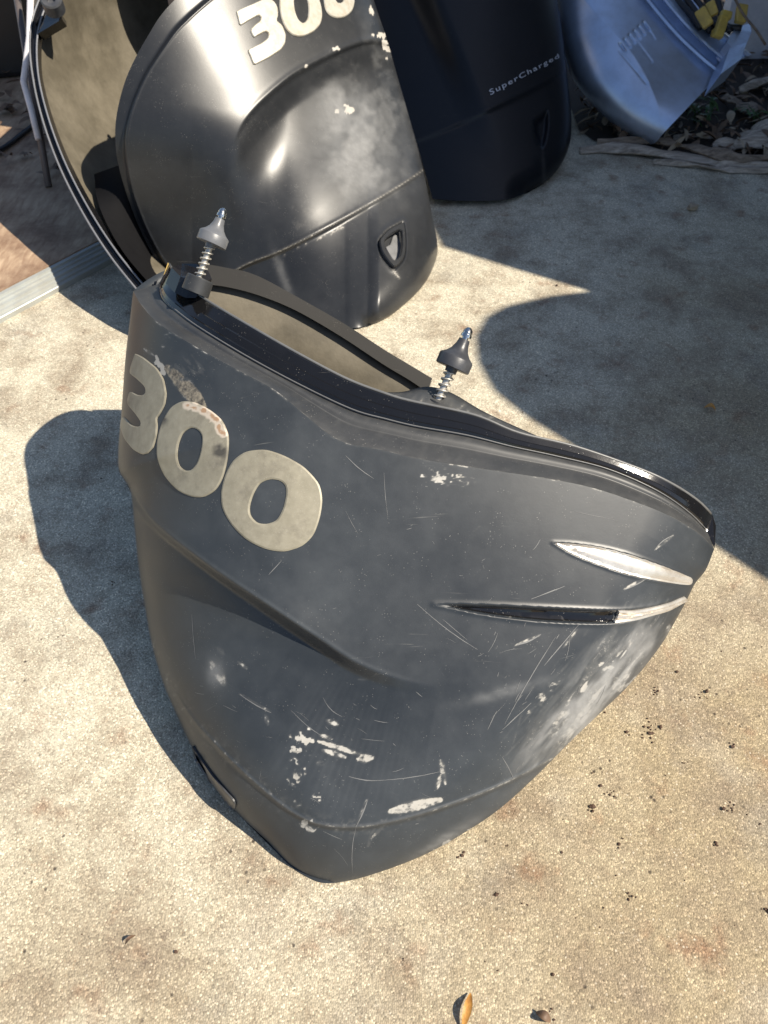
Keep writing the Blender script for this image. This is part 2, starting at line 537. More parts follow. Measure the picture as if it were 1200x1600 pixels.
M['steel'] = simple('bright_steel', (0.62, 0.62, 0.6), 0.2, 1.0, 0.1, 50, 0.05)
M['spring'] = simple('dusty_spring_steel', (0.55, 0.52, 0.46), 0.42, 0.6, 0.2, 90, 0.1)
M['rubber'] = simple('black_rubber', (0.042, 0.044, 0.05), 0.38, 0, 0.25, 60, 0.15, dirt=(0.12, 0.12, 0.12), dirtamt=0.5)
M['yellow'] = simple('cut_foam_edge', (0.50, 0.34, 0.10), 0.6)
M['silver_paint'] = simple('silver_sky_tint', (0.54, 0.63, 0.79), 0.40, 0.8, 0.06, 14, 0.03, dirt=(0.2, 0.2, 0.2), dirtamt=0.2)  # blue of the reflected sky mixed into the silver colour
M['dark'] = simple('dark_plastic', (0.012, 0.013, 0.015), 0.45)
M['clip'] = simple('yellow_plastic', (0.55, 0.38, 0.07), 0.45, 0, 0.2, 60, 0.1, dirt=(0.25, 0.17, 0.06), dirtamt=0.6)
M['alu'] = simple('weathered_aluminium', (0.40, 0.42, 0.40), 0.45, 0.3, 0.12, 25, 0.1, dirt=(0.35, 0.33, 0.28), dirtamt=0.5)
M['white'] = simple('white_plastic', (0.66, 0.64, 0.66), 0.5)
M['edge'] = simple('glint_edge', (0.13, 0.13, 0.128), 0.35)  # grey lightened to paint the glint along the front lip beads
M['edge2'] = simple('pale_glint_edge', (0.17, 0.175, 0.19), 0.3)  # paler grey paints the sky's reflection along the arc beads
M['grey_rubber'] = simple('grey_rubber', (0.13, 0.135, 0.145), 0.36, 0, 0.25, 60, 0.15)
M['post'] = simple('brown_grey_metal', (0.12, 0.10, 0.095), 0.5, 0.2)

def digit_mat():
    m, nt, b = newmat('weathered_silver_digits'); n = N(nt)
    o = n.obj()
    f = n.noise(o, 60, 5, 0.6)
    c = n.mix(n.ramp(f, [(0.3, 0.0), (0.7, 1.0)]), (0.255, 0.232, 0.172), (0.345, 0.315, 0.24))
    c = n.mix(n.ramp(n.noise(o, 25, 5, 0.7), [(0.52, 0.0), (0.75, 0.55)]), c, (0.12, 0.105, 0.085))
    sp = n.ramp(n.voro(o, 300), [(0.08, 1.0), (0.13, 0.0)])
    c = n.mix(n.math('MULTIPLY', sp, 0.5), c, (0.5, 0.48, 0.43))
    torn = n.attr('torn')
    c = n.mix(n.ramp(torn, [(0.35, 0.0), (0.5, 1.0)]), c, (0.62, 0.53, 0.42))
    c = n.mix(n.ramp(torn, [(0.60, 0.0), (0.70, 0.8)]), c, (0.40, 0.22, 0.11))
    c = n.mix(n.ramp(n.attr('smudge'), [(0.3, 0.0), (0.8, 0.85)]), c, (0.05, 0.046, 0.042))
    n.link(c, b.inputs['Base Color'])
    b.inputs['Roughness'].default_value = 0.5
    b.inputs['Metallic'].default_value = 0.15
    n.link(n.bump(f, 0.2, 0.001), b.inputs['Normal'])
    return m
M['digit'] = digit_mat()
M['digit2'] = simple('pale_silver_digits', (0.46, 0.44, 0.38), 0.45, 0.15, 0.12, 60, 0.15, dirt=(0.26, 0.2, 0.12), dirtamt=0.5, dirtscale=60)

def wood_mat():
    m, nt, b = newmat('weathered_plywood'); n = N(nt)
    p = n.pos()
    st = n.mapping(p, (10, 2.0, 10), (0, 0, math.radians(-62)))
    g = n.noise(st, 6, 6, 0.65, dist=0.6)
    c = n.mix(n.ramp(g, [(0.3, 0.0), (0.7, 1.0)]), (0.27, 0.17, 0.105), (0.50, 0.37, 0.25))
    c = n.mix(n.ramp(n.noise(p, 7, 5, 0.65), [(0.45, 0.0), (0.68, 0.8)]), c, (0.14, 0.075, 0.045))
    n.link(c, b.inputs['Base Color']); b.inputs['Roughness'].default_value = 0.75
    n.link(n.bump(g, 0.4, 0.002), b.inputs['Normal'])
    return m
M['wood'] = wood_mat()
def bark_mat(name, a, bcol):
    m, nt, b = newmat(name); n = N(nt)
    o = n.obj()
    st = n.mapping(o, (5, 40, 40))
    g = n.noise(st, 2.5, 6, 0.7, dist=0.4)
    c = n.mix(n.ramp(g, [(0.3, 0.0), (0.7, 1.0)]), a, bcol)
    n.link(c, b.inputs['Base Color']); b.inputs['Roughness'].default_value = 0.85
    n.link(n.bump(g, 0.7, 0.004), b.inputs['Normal'])
    return m
M['bark'] = bark_mat('dry_bark', (0.08, 0.055, 0.04), (0.36, 0.28, 0.21))
M['bark2'] = bark_mat('pale_palm_bark', (0.16, 0.125, 0.095), (0.62, 0.52, 0.42))
M['leaf_brown'] = simple('dead_leaf', (0.14, 0.085, 0.05), 0.6, 0, 0.5, 60, 0.4)
M['leaf_pale'] = simple('pale_dead_leaf', (0.36, 0.28, 0.19), 0.6, 0, 0.4, 60, 0.4)
M['leaf_orange'] = simple('orange_dead_leaf', (0.55, 0.27, 0.06), 0.5, 0, 0.35, 90, 0.4, dirt=(0.2, 0.08, 0.02), dirtamt=0.7, dirtscale=70)
M['leaf_green'] = simple('green_leaf', (0.045, 0.10, 0.03), 0.45, 0, 0.4, 50, 0.2)
M['soil'] = simple('dark_soil', (0.035, 0.026, 0.02), 0.9, 0, 0.5, 30, 0.6)
M['crumb'] = simple('dark_crumb', (0.085, 0.048, 0.03), 0.8, 0, 0.5, 200, 0.5)

# ------------------------------------------------------------------ ground and shed floor
def sheet(name, x0, y0, x1, y1, z, mat, nx=1, ny=1):
    xs, ys = np.linspace(x0, x1, nx + 1), np.linspace(y0, y1, ny + 1)
    X, Y = np.meshgrid(xs, ys)
    return grid(name, np.stack([X, Y, np.full_like(X, z)], -1), mat)
g = sheet('ground', -40, -40, 40, 40, 0.0, M['concrete'])
tag(g, kind='structure')

A = G(0, 506)[:2]; B = G(168, 415)[:2]
sdir = (B - A) / np.linalg.norm(B - A)
snrm = np.array([-sdir[1], sdir[0]])          # into the shed
if snrm[1] < 0: snrm = -snrm
def sill_pt(along, back, z):
    q = A + sdir * along + snrm * back
    return np.array([q[0], q[1], z])
prof = [(q * 0.42, z * 0.72) for q, z in [(0, 0.0), (0, 0.018), (0.004, 0.021), (0.022, 0.023), (0.026, 0.030), (0.046, 0.033), (0.05, 0.041), (0.072, 0.044), (0.076, 0.05), (0.098, 0.052), (0.102, 0.060), (0.125, 0.062), (0.127, 0.0)]]
L0, L1 = -1.6, 1.15
vs, fs = [], []
for a in (L0, L1):
    for bk, z in prof: vs.append(sill_pt(a, bk, z))
k = len(prof)
for i in range(k - 1): fs.append((i, i + 1, k + i + 1, k + i))
fs.append(tuple(range(k))); fs.append(tuple(range(k, 2 * k))[::-1])
o = mesh('door_sill', vs, fs, M['alu'], None, False)
tag(o, 'ribbed aluminium door sill along the edge of the plywood floor', 'door sill')
fl = []
for a, bk in ((L0, 0.0542), (L1, 0.0542), (L1, 2.6), (L0, 2.6)):
    fl.append(sill_pt(a, bk, 0.047)); 
low = [p - np.array([0, 0, 0.045]) for p in fl]
o = mesh('shed_floor', fl + low, [(0, 1, 2, 3), (0, 4, 5, 1), (1, 5, 6, 2), (2, 6, 7, 3), (3, 7, 4, 0)], M['wood'], None, False)
tag(o, kind='structure')

# ------------------------------------------------------------------ FRONT COWLING
ROOT1 = empty('outboard_cowling', G(470, 1330), 'scuffed black cowling at the front with two latch pins on its rim and silver slashes', 'engine cowling', 'black outboard engine cowlings')
T0 = [(208, 455), (222, 478), (250, 507), (315, 547), (375, 580), (430, 610), (475, 647), (530, 688), (600, 704), (650, 716), (750, 732), (850, 747), (925, 762), (1000, 787), (1050, 808), (1092, 834), (1116, 858)]
LEFT = [(208, 455), (203, 500), (196, 560), (190, 640), (185, 700), (186, 735), (196, 752), (205, 772), (210, 820), (216, 880), (225, 940), (238, 1010), (256, 1070), (275, 1115), (302, 1172), (338, 1234), (376, 1276), (420, 1318)]
BOT = [(420, 1318), (450, 1350), (480, 1370), (510, 1380), (555, 1374), (610, 1357), (660, 1337), (700, 1317)]
RIGHT = [(1116, 858), (1103, 890), (1086, 912), (1073, 938), (1060, 962), (1030, 1012), (985, 1068), (940, 1112), (895, 1155), (830, 1220), (770, 1272), (700, 1317)]
LEFTC = spl([(225, 380)] + LEFT + BOT[1:4], 130)
BRC = np.vstack([spl(BOT, 40), spl(RIGHT, 60)[::-1][1:]])
BRC = np.vstack([[(302, 1172), (338, 1234), (376, 1276)], BRC, [(1140, 800), (1170, 740)]])
STEP = spl([(150, 700), (187, 737), (215, 782), (250, 824), (330, 886), (420, 946), (500, 998), (560, 1036), (630, 1062), (720, 1080)], 90)
SEAM = spl([(240, 1010), (262, 1062), (300, 1122), (345, 1172), (395, 1220), (450, 1265), (500, 1288), (560, 1292), (620, 1282), (690, 1262), (770, 1232), (850, 1192), (920, 1148), (975, 1090), (1010, 1045)], 110)
SL_UP = spl([(865, 848), (900, 850), (950, 858), (1000, 872), (1045, 888), (1080, 903), (1083, 908), (1075, 914), (1040, 910), (990, 900), (940, 884), (895, 866), (865, 848)], 80)
SL_LO = spl([(678, 944), (720, 944), (780, 946), (860, 950), (930, 953), (980, 953), (1030, 945), (1068, 932), (1071, 941), (1040, 955), (1000, 967), (960, 974), (900, 974), (830, 970), (760, 961), (710, 951), (678, 944)], 110)

def front_depth(X, Y, detail=True):
    X = np.asarray(X, float); Y = np.asarray(Y, float)
    d = 1.035 + 0.055 * np.clip((X - 560) / 520, 0, 2) ** 2 + 0.02 * np.clip((900 - Y) / 450, -1.2, 1.5)
    dl, sl, _ = sdist(X, Y, LEFTC)
    inside = np.where(sl < 0, dl, -dl) if False else dl
    Rl = np.interp(Y, [400, 700, 1000, 1250, 1380], [300, 275, 235, 120, 80])
    q = np.clip(1 - dl / Rl, 0, 1)
    rL = Rl / FPX * 1.08 * np.interp(Y, [900, 1110, 1240, 1380], [0.85, 1.05, 1.12, 0.85]) * (1 - np.sqrt(np.clip(1 - q * q, 0, 1)))
    db, sb, _ = sdist(X, Y, BRC)
    Rb = 120.0
    q = np.clip(1 - db / Rb, 0, 1)
    rB = Rb / FPX * 0.62 * (1 - np.sqrt(np.clip(1 - q * q, 0, 1)))
    d = d + np.sqrt(rL ** 2 + rB ** 2)
    if detail:
        ds, ss, ps = sdist(X, Y, STEP)
        e = ds * ss                                   # positive below the step
        Aamp = 0.040 * np.interp(ps, [0, 0.12, 0.4, 0.62, 0.74, 0.86, 0.95], [0.7, 0.95, 1.0, 0.75, 0.42, 0.12, 0.0])
        ramp = 0.85 * sm(-1, 11 + 10 * sm(0.3, 0.8, ps), e) + 0.15 * sm(4, 62, e)
        fade = 1 - 0.85 * sm(40, 330, e)
        lipb = -0.004 * np.exp(-(np.minimum(e, 0) / 26.0) ** 2) * (e < 0) - 0.004 * (e >= 0) * (1 - sm(0, 6, e))
        d = d + Aamp * ramp * fade + lipb * (Aamp / 0.040)
        dm, s2, pm = sdist(X, Y, SEAM)
        e2 = dm * s2
        env = sm(0.0, 0.12, pm) * (1 - sm(0.9, 1.0, pm))
        d = d + env * (0.0035 * sm(-2, 7, e2) * (1 - sm(60, 160, e2)) - 0.0022 * np.exp(-(e2 / 3.0) ** 2))
        lo = inpoly(X, Y, SL_LO)
        dlo, _, _ = sdist(X, Y, SL_LO)
        d = d + np.where(lo, 0.0065 * sm(0, 6, dlo), -0.0012 * np.exp(-(dlo / 4.0) ** 2))
        up = inpoly(X, Y, SL_UP)
        dup_, _, _ = sdist(X, Y, SL_UP)
        d = d + np.where(up, 0.003 * sm(0, 3, dup_), -0.001 * np.exp(-(dup_ / 3.0) ** 2))
        d = d + 0.0012 * (fbm(X, Y, 140, 2, 3) - 0.5)
    return np.minimum(d, gdepth(X, Y, 0.002))
def FS(X, Y):
    return P(X, Y, front_depth(X, Y))
def FS0(X, Y):
    return P(X, Y, front_depth(X, Y, False))

def stroke(X, Y, W, x0, y0, x1, y1, w, a, rag=0.5, seed=0):
    m = (np.minimum(x0, x1) - 3*w - 6 < X) & (X < np.maximum(x0, x1) + 3*w + 6) & (np.minimum(y0, y1) - 3*w - 6 < Y) & (Y < np.maximum(y0, y1) + 3*w + 6)
    if not m.any(): return
    x, y = X[m], Y[m]
    L = math.hypot(x1 - x0, y1 - y0) + 1e-6
    t = np.clip(((x - x0) * (x1 - x0) + (y - y0) * (y1 - y0)) / L**2, 0, 1)
    dd = np.hypot(x - x0 - t * (x1 - x0), y - y0 - t * (y1 - y0))
    ww = w * (0.35 + 0.65 * np.sin(np.pi * np.clip(t * 0.9 + 0.05, 0, 1)))
    k = a * (1 - sm(ww * 0.5, ww * 1.1 + 0.6, dd))
    k = k * np.clip(1 - rag + rag * 2.2 * (fbm(x, y, 9, 3, seed) - 0.25), 0, 1.2)
    W[m] = np.maximum(W[m], k)
def patchw(X, Y, W, cx, cy, rx, ry, rot, a, th=0.5, sc=8, seed=0, stretch=1.0):
    c, s = math.cos(rot), math.sin(rot)
    x = (X - cx) * c + (Y - cy) * s; y = -(X - cx) * s + (Y - cy) * c
    m = (abs(x) < rx * 1.6) & (abs(y) < ry * 1.6)
    if not m.any(): return
    x, y = x[m], y[m]
    fall = np.clip(1.25 - np.hypot(x / rx, y / ry), 0, 1)
    f = fbm(x / stretch + 300, y + 300, sc, 3, seed)
    k = a * sm(th - 0.06, th + 0.08, f * (0.55 + 0.6 * fall)) * sm(0, 0.3, fall)
    W[m] = np.maximum(W[m], k)

def front_wear(X, Y):
    W = np.zeros(X.shape)
    for i, s in enumerate([(497, 1158, 566, 1180, 4.5, 1.0), (560, 1186, 582, 1184, 8, 1.0), (505, 1172, 540, 1183, 5, 0.9), (512, 1126, 528, 1132, 5, .9), (500, 1148, 518, 1155, 4, .9), (495, 1192, 506, 1194, 4, .9),
              (545, 1213, 600, 1219, 2, .55), (600, 1219, 680, 1208, 2, .45), (688, 1188, 696, 1225, 4.5, .6), (688, 1212, 683, 1232, 5, .55), (572, 1250, 558, 1288, 2.2, .6), (558, 1290, 552, 1362, 2, .35),
              (375, 1085, 422, 1112, 2.2, .6), (415, 1118, 419, 1132, 4, .6), (340, 1012, 349, 1022, 4.5, .6), (372, 1034, 386, 1044, 3, .6), (330, 1036, 350, 1068, 11, .55),
              (655, 944, 745, 1014, 1.6, .6), (540, 712, 584, 748, 1.6, .6), (830, 936, 882, 916, 1.8, .6), (806, 1008, 844, 992, 2.6, .8), (600, 740, 604, 800, 1.2, .3), (880, 1012, 902, 984, 2.5, .7), (975, 920, 1012, 902, 3, .65),
              (905, 975, 850, 1040, 2, .6), (868, 995, 790, 1130, 1.6, .55), (785, 1140, 828, 1100, 2, .6), (1025, 858, 1052, 836, 2.4, .6), (1052, 840, 1058, 832, 2, .7),
              (690, 1190, 694, 1200, 3, .5), (585, 1295, 575, 1322, 4, .35), (600, 1290, 580, 1310, 3, .4), (940, 1050, 1000, 985, 3, .6), (225, 545, 240, 555, 3, .5),
              (232, 548, 225, 530, 2, .5), (470, 1025, 560, 1040, 1.4, .3), (640, 1010, 700, 1080, 1.2, .22), (720, 800, 760, 812, 1.2, .3), (800, 870, 830, 862, 1.3, .3), (420, 900, 436, 880, 1.4, .25)]):
        if s[4] > 2.0: stroke(X, Y, W, *s, rag=0.8, seed=i)
    rs = np.random.RandomState(5)
    for i in range(150):                                # rubbed corner at the lower right
        t = rs.rand()
        bx, by = 820 + 215 * t + rs.randn() * 30, 1165 - 165 * t + rs.randn() * 34
        L = rs.uniform(10, 60); a = -0.95 + rs.randn() * 0.14
        stroke(X, Y, W, bx, by, bx + L * math.cos(a), by + L * math.sin(a), rs.uniform(0.8, 3.2), rs.uniform(.06, .30), 0.95, i)
    for i in range(16):                                # light rubbing elsewhere
        bx, by = rs.uniform(480, 1060), rs.uniform(740, 1340)
        L = rs.uniform(5, 22); a = rs.uniform(-1.6, 0.7)
        stroke(X, Y, W, bx, by, bx + L * math.cos(a), by + L * math.sin(a), rs.uniform(.6, 1.2), rs.uniform(.08, .28), 0.8, i)
    for p in [(473, 1168, 26, 40, 0.2, .85, .56, 9, 1), (462, 1210, 18, 28, 0.3, .7, .60, 8, 2), (495, 1246, 9, 9, 0, .8, .55, 6, 3), (485, 1290, 24, 12, 0.3, .7, .56, 7, 4), (463, 1250, 14, 16, 0, .5, .58, 6, 5),
              (930, 1090, 120, 40, -0.9, .26, .46, 13, 6, 4.0), (960, 1030, 90, 40, -0.9, .3, .50, 10, 7, 3.0), (945, 1040, 22, 9, -0.3, .8, .50, 6, 8, 2.0), (870, 1140, 60, 20, -0.8, .32, .5, 9, 9, 3.0), (885, 1115, 30, 9, -0.75, .5, .46, 7, 18, 3.0), (990, 1050, 40, 9, -0.9, .5, .47, 7, 19, 3.0), (840, 960, 90, 8, 0.0, .5, .56, 9, 10),
              (700, 1320, 60, 9, -0.5, .55, .5, 9, 11), (262, 532, 12, 16, .3, .5, .54, 6, 12, 2), (250, 572, 7, 17, -.4, .95, .45, 6, 13), (285, 598, 34, 13, 0.95, .42, .42, 6, 14, 2), (296, 575, 30, 22, 0.9, .25, .5, 5, 20, 3), (1050, 985, 10, 34, 0.35, .35, .5, 8, 15),
              (700, 745, 60, 16, 0.1, .7, .62, 6, 16), (850, 1085, 50, 12, -0.9, .5, .55, 8, 17)]:
        patchw(X, Y, W, *p)
    xr = (X - 930) * 0.62 - (Y - 1090) * 0.785; yr = (X - 930) * 0.785 + (Y - 1090) * 0.62
    env = np.exp(-(xr / 130) ** 4 - ((yr - 12) / 62) ** 4)
    fib = fbm(xr / 7 + 40, yr, 7, 3, 51)
    W = np.maximum(W, env * 0.8 * sm(0.47, 0.70, fib) * (0.3 + fbm(X, Y, 30, 3, 52)))
    stroke(X, Y, W, 610, 1268, 688, 1250, 10, 1.0, 0.5, 3)      # torn sticker
    # worn ridge along the seam and along the top edge
    dm, s2, pm = sdist(X, Y, SEAM)
    W = np.maximum(W, 0.42 * np.exp(-(dm / 2.2) ** 2) * sm(0.1, 0.3, pm) * (1 - sm(.9, 1, pm)) * (0.4 + fbm(X, Y, 12, 3, 8)))
    W = np.maximum(W, 0.4 * np.exp(-(dm / 13.0) ** 2) * np.clip((fbm(X, Y, 7, 3, 9) - 0.55) * 5, 0, 1) * (1 - sm(.5, .62, pm)))
    dt, _, _ = sdist(X, Y, spl(T0, 80))
    W = np.maximum(W, 0.6 * np.exp(-(dt / 2.0) ** 2) * np.clip((fbm(X, Y, 14, 3, 21) - 0.52) * 5, 0.14, 1))
    f = fbm(X + 50, Y, 5, 2, 40)
    return np.clip(W * (0.55 + 0.75 * f), 0, 1)
def front_dust_sheen(X, Y):  # dust plus a soft sky sheen painted into the panel colour
    ds, ss, ps = sdist(X, Y, STEP); e = ds * ss
    D = 0.20 * sm(20, 120, e) * (1 - sm(0.6, 0.9, ps)) * (1 - sm(120, 330, e)) * np.clip(fbm(X, Y, 90, 3, 2) * 1.6 - 0.3, 0, 1)
    D += 0.5 * np.exp(-((X - 370) / 170) ** 2 - ((Y - 720) / 190) ** 2) * fbm(X, Y, 70, 3, 4)
    D += 0.30 * np.exp(-((X - 330) / 110) ** 2 - ((Y - 1010) / 120) ** 2) * fbm(X, Y, 60, 3, 24)
    D += 0.22 * np.exp(-((X - 560) / 190) ** 2 - ((Y - 800) / 110) ** 2) * fbm(X, Y, 80, 3, 34)
    D += 0.35 * np.exp(-((e + 3) / 3.5) ** 2) * (1 - sm(.75, .95, ps)) * sm(.1, .2, ps)
    D += 0.24 * np.exp(-((X - 520) / 70) ** 2 - ((Y - 930) / 60) ** 2)
    db, _, _ = sdist(X, Y, BRC)
    D += 0.10 * (1 - sm(30, 190, db)) * sm(560, 900, X) * np.clip(fbm(X, Y, 45, 4, 7) * 1.5 - 0.2, 0, 1)
    D += 0.05 * (1 - sm(10, 90, db))
    D += 0.10 * np.clip(fbm(X, Y, 26, 4, 14) * 2.2 - 0.8, 0, 1)
    D += 0.34 * sm(1060, 1280, Y) * (0.5 + 0.8 * fbm(X, Y, 60, 3, 44))
    return np.clip(D, 0, 1)

def front_smear(X, Y):
    xr = (X - 930) * 0.62 - (Y - 1090) * 0.785; yr = (X - 930) * 0.785 + (Y - 1090) * 0.62
    env = np.exp(-(xr / 150) ** 4 - ((yr - 16) / 58) ** 4)
    D = env * sm(0.36, 0.72, fbm(xr / 5 + 80, yr, 15, 3, 71)) * 1.1
    D = np.maximum(D, env * 0.25)
    D = np.maximum(D, 0.55 * np.exp(-((X - 800) / 70) ** 2 - ((Y - 1078 + (X - 800) * 0.25) / 9) ** 2) * fbm(X, Y, 20, 3, 3))
    D = np.maximum(D, 0.6 * np.exp(-((X - 695) / 50) ** 2 - ((Y - 1312 + (X - 695) * 0.6) / 10) ** 2) * fbm(X / 3, Y, 12, 3, 5) * 1.5)
    D = np.maximum(D, 0.35 * np.exp(-((X - 940) / 110) ** 2 - ((Y - 1150 + (X - 940) * 0.62) / 14) ** 2))
    D = np.maximum(D, 0.5 * np.exp(-((X - 336) / 13) ** 2 - ((Y - 1052) / 20) ** 2))
    return np.clip(D, 0, 1)
def front_peel(X, Y):
    W = np.zeros(X.shape)
    stroke(X, Y, W, 262, 575, 322, 640, 15, 0.85, 0.5, 61)
    stroke(X, Y, W, 290, 600, 318, 634, 12, 0.9, 0.2, 62)
    return W
nu, nv = 430, 400
gpx = coons(T0, BOT, LEFT, RIGHT, easy(nu, 0.75), easy(nv, 0.45))
GX, GY = gpx[..., 0], gpx[..., 1]
pts = FS(GX, GY)
o = grid('side_panel', pts, M['panel'], ROOT1, True, True, {'wear': front_wear(GX, GY), 'dust_sheen': front_dust_sheen(GX, GY), 'peel': front_peel(GX, GY), 'smear': front_smear(GX, GY)}, gpx.reshape(-1, 2) / 1000)
# turned-under lower edge: from the outer boundary inward and away from the viewer
def skirt(name, bpts, cen, mat, parent, steps=((0.995, .012), (0.97, .03), (0.9, .08), (0.82, .12)), zmin=0.003):
    rows = []
    c = np.asarray(cen, float)
    b = np.asarray(bpts, float)             # px, py, depth
    rows.append(P(b[:, 0], b[:, 1], b[:, 2]))
    for k, dd in steps:
        q = c + (b[:, :2] - c) * k
        dep = b[:, 2] + dd
        w = P(q[:, 0], q[:, 1], dep)
        w[:, 2] = np.maximum(w[:, 2], zmin)
        rows.append(w)
    return grid(name, np.stack(rows), mat, parent, False, True)
bb = np.vstack([gpx[-1], gpx[::-1, -1][1:]])
skirt('lower_edge', np.c_[bb, front_depth(bb[:, 0], bb[:, 1])], (640, 900), M['panel'], ROOT1)

# aft turn of the shell, from the left silhouette round to the far wall
F0 = spl([(318, 412), (352, 418), (400, 430), (470, 467), (540, 507), (600, 546), (640, 570), (675, 591)], 60)
F1 = spl([(318, 444), (352, 448), (400, 460), (460, 484), (530, 524), (600, 570), (640, 594), (668, 613)], 60)
fd = np.linspace(1.34, 1.44, 60)
Lc = gpx[:, 0]; Lp = pts[:, 0]
idx = np.linspace(0, nv - 1, 70).astype(int)
E0 = P(320, 416, 1.36)
hs = np.linspace(0, 1, 24)[None, :, None]
p0 = Lp[idx][:, None]; vv = np.linspace(0, 1, 70)
E = (E0[None] + vv[:, None] * np.array([[0.26, -0.06, -0.34]]))
E[:, 2] = np.maximum(E[:, 2], 0.02)
E = E[:, None]
r0 = rays(Lc[idx, 0], Lc[idx, 1]); r0 = r0 / np.linalg.norm(r0, axis=1, keepdims=True)
m0 = (r0 * np.interp(np.linspace(0, 1, 70), [0, .6, .8, 1], [0.20, 0.15, 0.06, 0.02])[:, None])[:, None]; m1 = np.array([0.20, -0.06, -0.02])[None, None]
hh = (2*hs**3 - 3*hs**2 + 1) * p0 + (hs**3 - 2*hs**2 + hs) * m0 + (-2*hs**3 + 3*hs**2) * E + (hs**3 - hs**2) * m1
hh[..., 2] = np.maximum(hh[..., 2], 0.003)
grid('aft_panel', hh, M['panel'], ROOT1, False)
# far wall: tan lining inside, matte black rim band
top = P(F1[:, 0], F1[:, 1], fd + 0.006)
rows = [P(F0[:, 0], F0[:, 1] + 4, fd + 0.012), top]
for k in (0.06, 0.14, 0.2, 0.3):
    w = top + np.array([0.0, -0.62, -1.0]) * k
    w[:, 2] = np.maximum(w[:, 2], 0.004)
    rows.append(w)
grid('inner_lining', np.stack(rows), M['tan'], ROOT1, True)
outer = [r + np.array([0.0, 0.012, -0.006]) for r in rows]
grid('far_panel_or_shade', np.stack(outer), M['panel'], ROOT1, False)
b0 = P(F0[:, 0], F0[:, 1], fd - 0.004); b1 = P(F1[:, 0], F1[:, 1], fd - 0.006)
bk0 = P(F0[:, 0], F0[:, 1] + 3, fd + 0.016); bk1 = P(F1[:, 0], F1[:, 1], fd + 0.008)
ring = np.stack([bk1, b1, b0, bk0], 0)
o = grid('rim_band', ring, M['matte'], ROOT1, False)
o.data.set_sharp_from_angle(angle=math.radians(15))

# rim: ledge, glossy lip
T1 = [(248, 444), (254, 468), (280, 492), (315, 517), (390, 562), (475, 607), (550, 642), (600, 656), (650, 668), (730, 682), (800, 699), (870, 714), (950, 734), (1025, 767), (1075, 801), (1106, 832)]
T2 = [(264, 412), (272, 424), (298, 450), (328, 472), (390, 509), (460, 549), (540, 591), (600, 614), (640, 626), (740, 648), (810, 676), (900, 698), (1000, 733), (1050, 756), (1090, 782), (1114, 806)]
n = 180
C0, C1, C2 = spl(T0, n), spl(T1, n), spl(T2, n)
d0 = front_depth(C0[:, 0], C0[:, 1])
uu = np.linspace(0, 1, n)
led = 0.034 * (1 - 0.35 * sm(0.7, 1, uu))
def row(Ca, Cb, t, dep): 
    q = Ca * (1 - t) + Cb * t
    return P(q[:, 0], q[:, 1], dep)
dl_ = d0 - np.interp(uu, [0, .04, .15, .4], [0.03, 0.045, 0.02, 0.0])      # lip is flatter than the aft roll
dlo = np.minimum(d0 + led, d0 * 0 + 9)
dt1 = np.interp(uu, uu, d0 + led) - np.interp(uu, [0, .1, .3, 1], [0.02, 0.012, 0.0, 0])
rowsL = [row(C0, C1, 0, d0), row(C0, C1, 0.05, d0 + 0.002), row(C0, C1, 0.18, d0 + led * 0.16), row(C0, C1, 0.40, d0 + led * 0.42 + .001),
         row(C0, C1, 0.55, d0 + led * 0.55 + 0.004), row(C0, C1, 0.62, d0 + led * 0.62 + 0.004), row(C0, C1, 0.70, d0 + led * 0.68), row(C0, C1, 0.92, dt1 - 0.001), row(C0, C1, 1.0, dt1 + 0.003)]
cx = np.stack([C0 * (1 - t) + C1 * t for t in (0, .05, .18, .4, .55, .62, .7, .92, 1)])
Wl = 0.12 * np.clip((fbm(cx[..., 0], cx[..., 1], 10, 3, 31) - 0.55) * 4, 0, 1)
for t_, a_ in ((0, .35), (1, .12), (7, .12)):
    Wl[t_] = np.maximum(Wl[t_], a_ * np.clip((fbm(cx[t_, :, 0], cx[t_, :, 1], 12, 3, 33 + t_) - 0.46) * 6, 0.1, 1))
grid('rim_ledge', np.stack(rowsL), M['ledge'], ROOT1, False, True, {'wear': Wl, 'dust_sheen': 0.06 * fbm(cx[..., 0], cx[..., 1], 25, 3, 3)})
rl = [row(C1, C2, 0, dt1 + 0.001), row(C1, C2, 0.22, dt1 - 0.001), row(C1, C2, 0.26, dt1 + 0.0015), row(C1, C2, 0.52, dt1 + 0.002), row(C1, C2, 0.56, dt1 + 0.0045), row(C1, C2, 0.92, dt1 + 0.006), row(C1, C2, 1.0, dt1 + 0.010),
      row(C1, C2, 1.03, dt1 + 0.018), row(C1, C2, 0.9, dt1 + 0.021), row(C1, C2, -0.2, dt1 + 0.024)]
o = grid('rim_lip', np.stack(rl), M['gloss'], ROOT1, False)
o.data.set_sharp_from_angle(angle=math.radians(40))
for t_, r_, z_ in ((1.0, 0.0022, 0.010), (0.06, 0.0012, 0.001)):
    tube('lip_bead', row(C1, C2, t_, dt1 + z_)[::2], r_, M['edge'], ROOT1, 8)
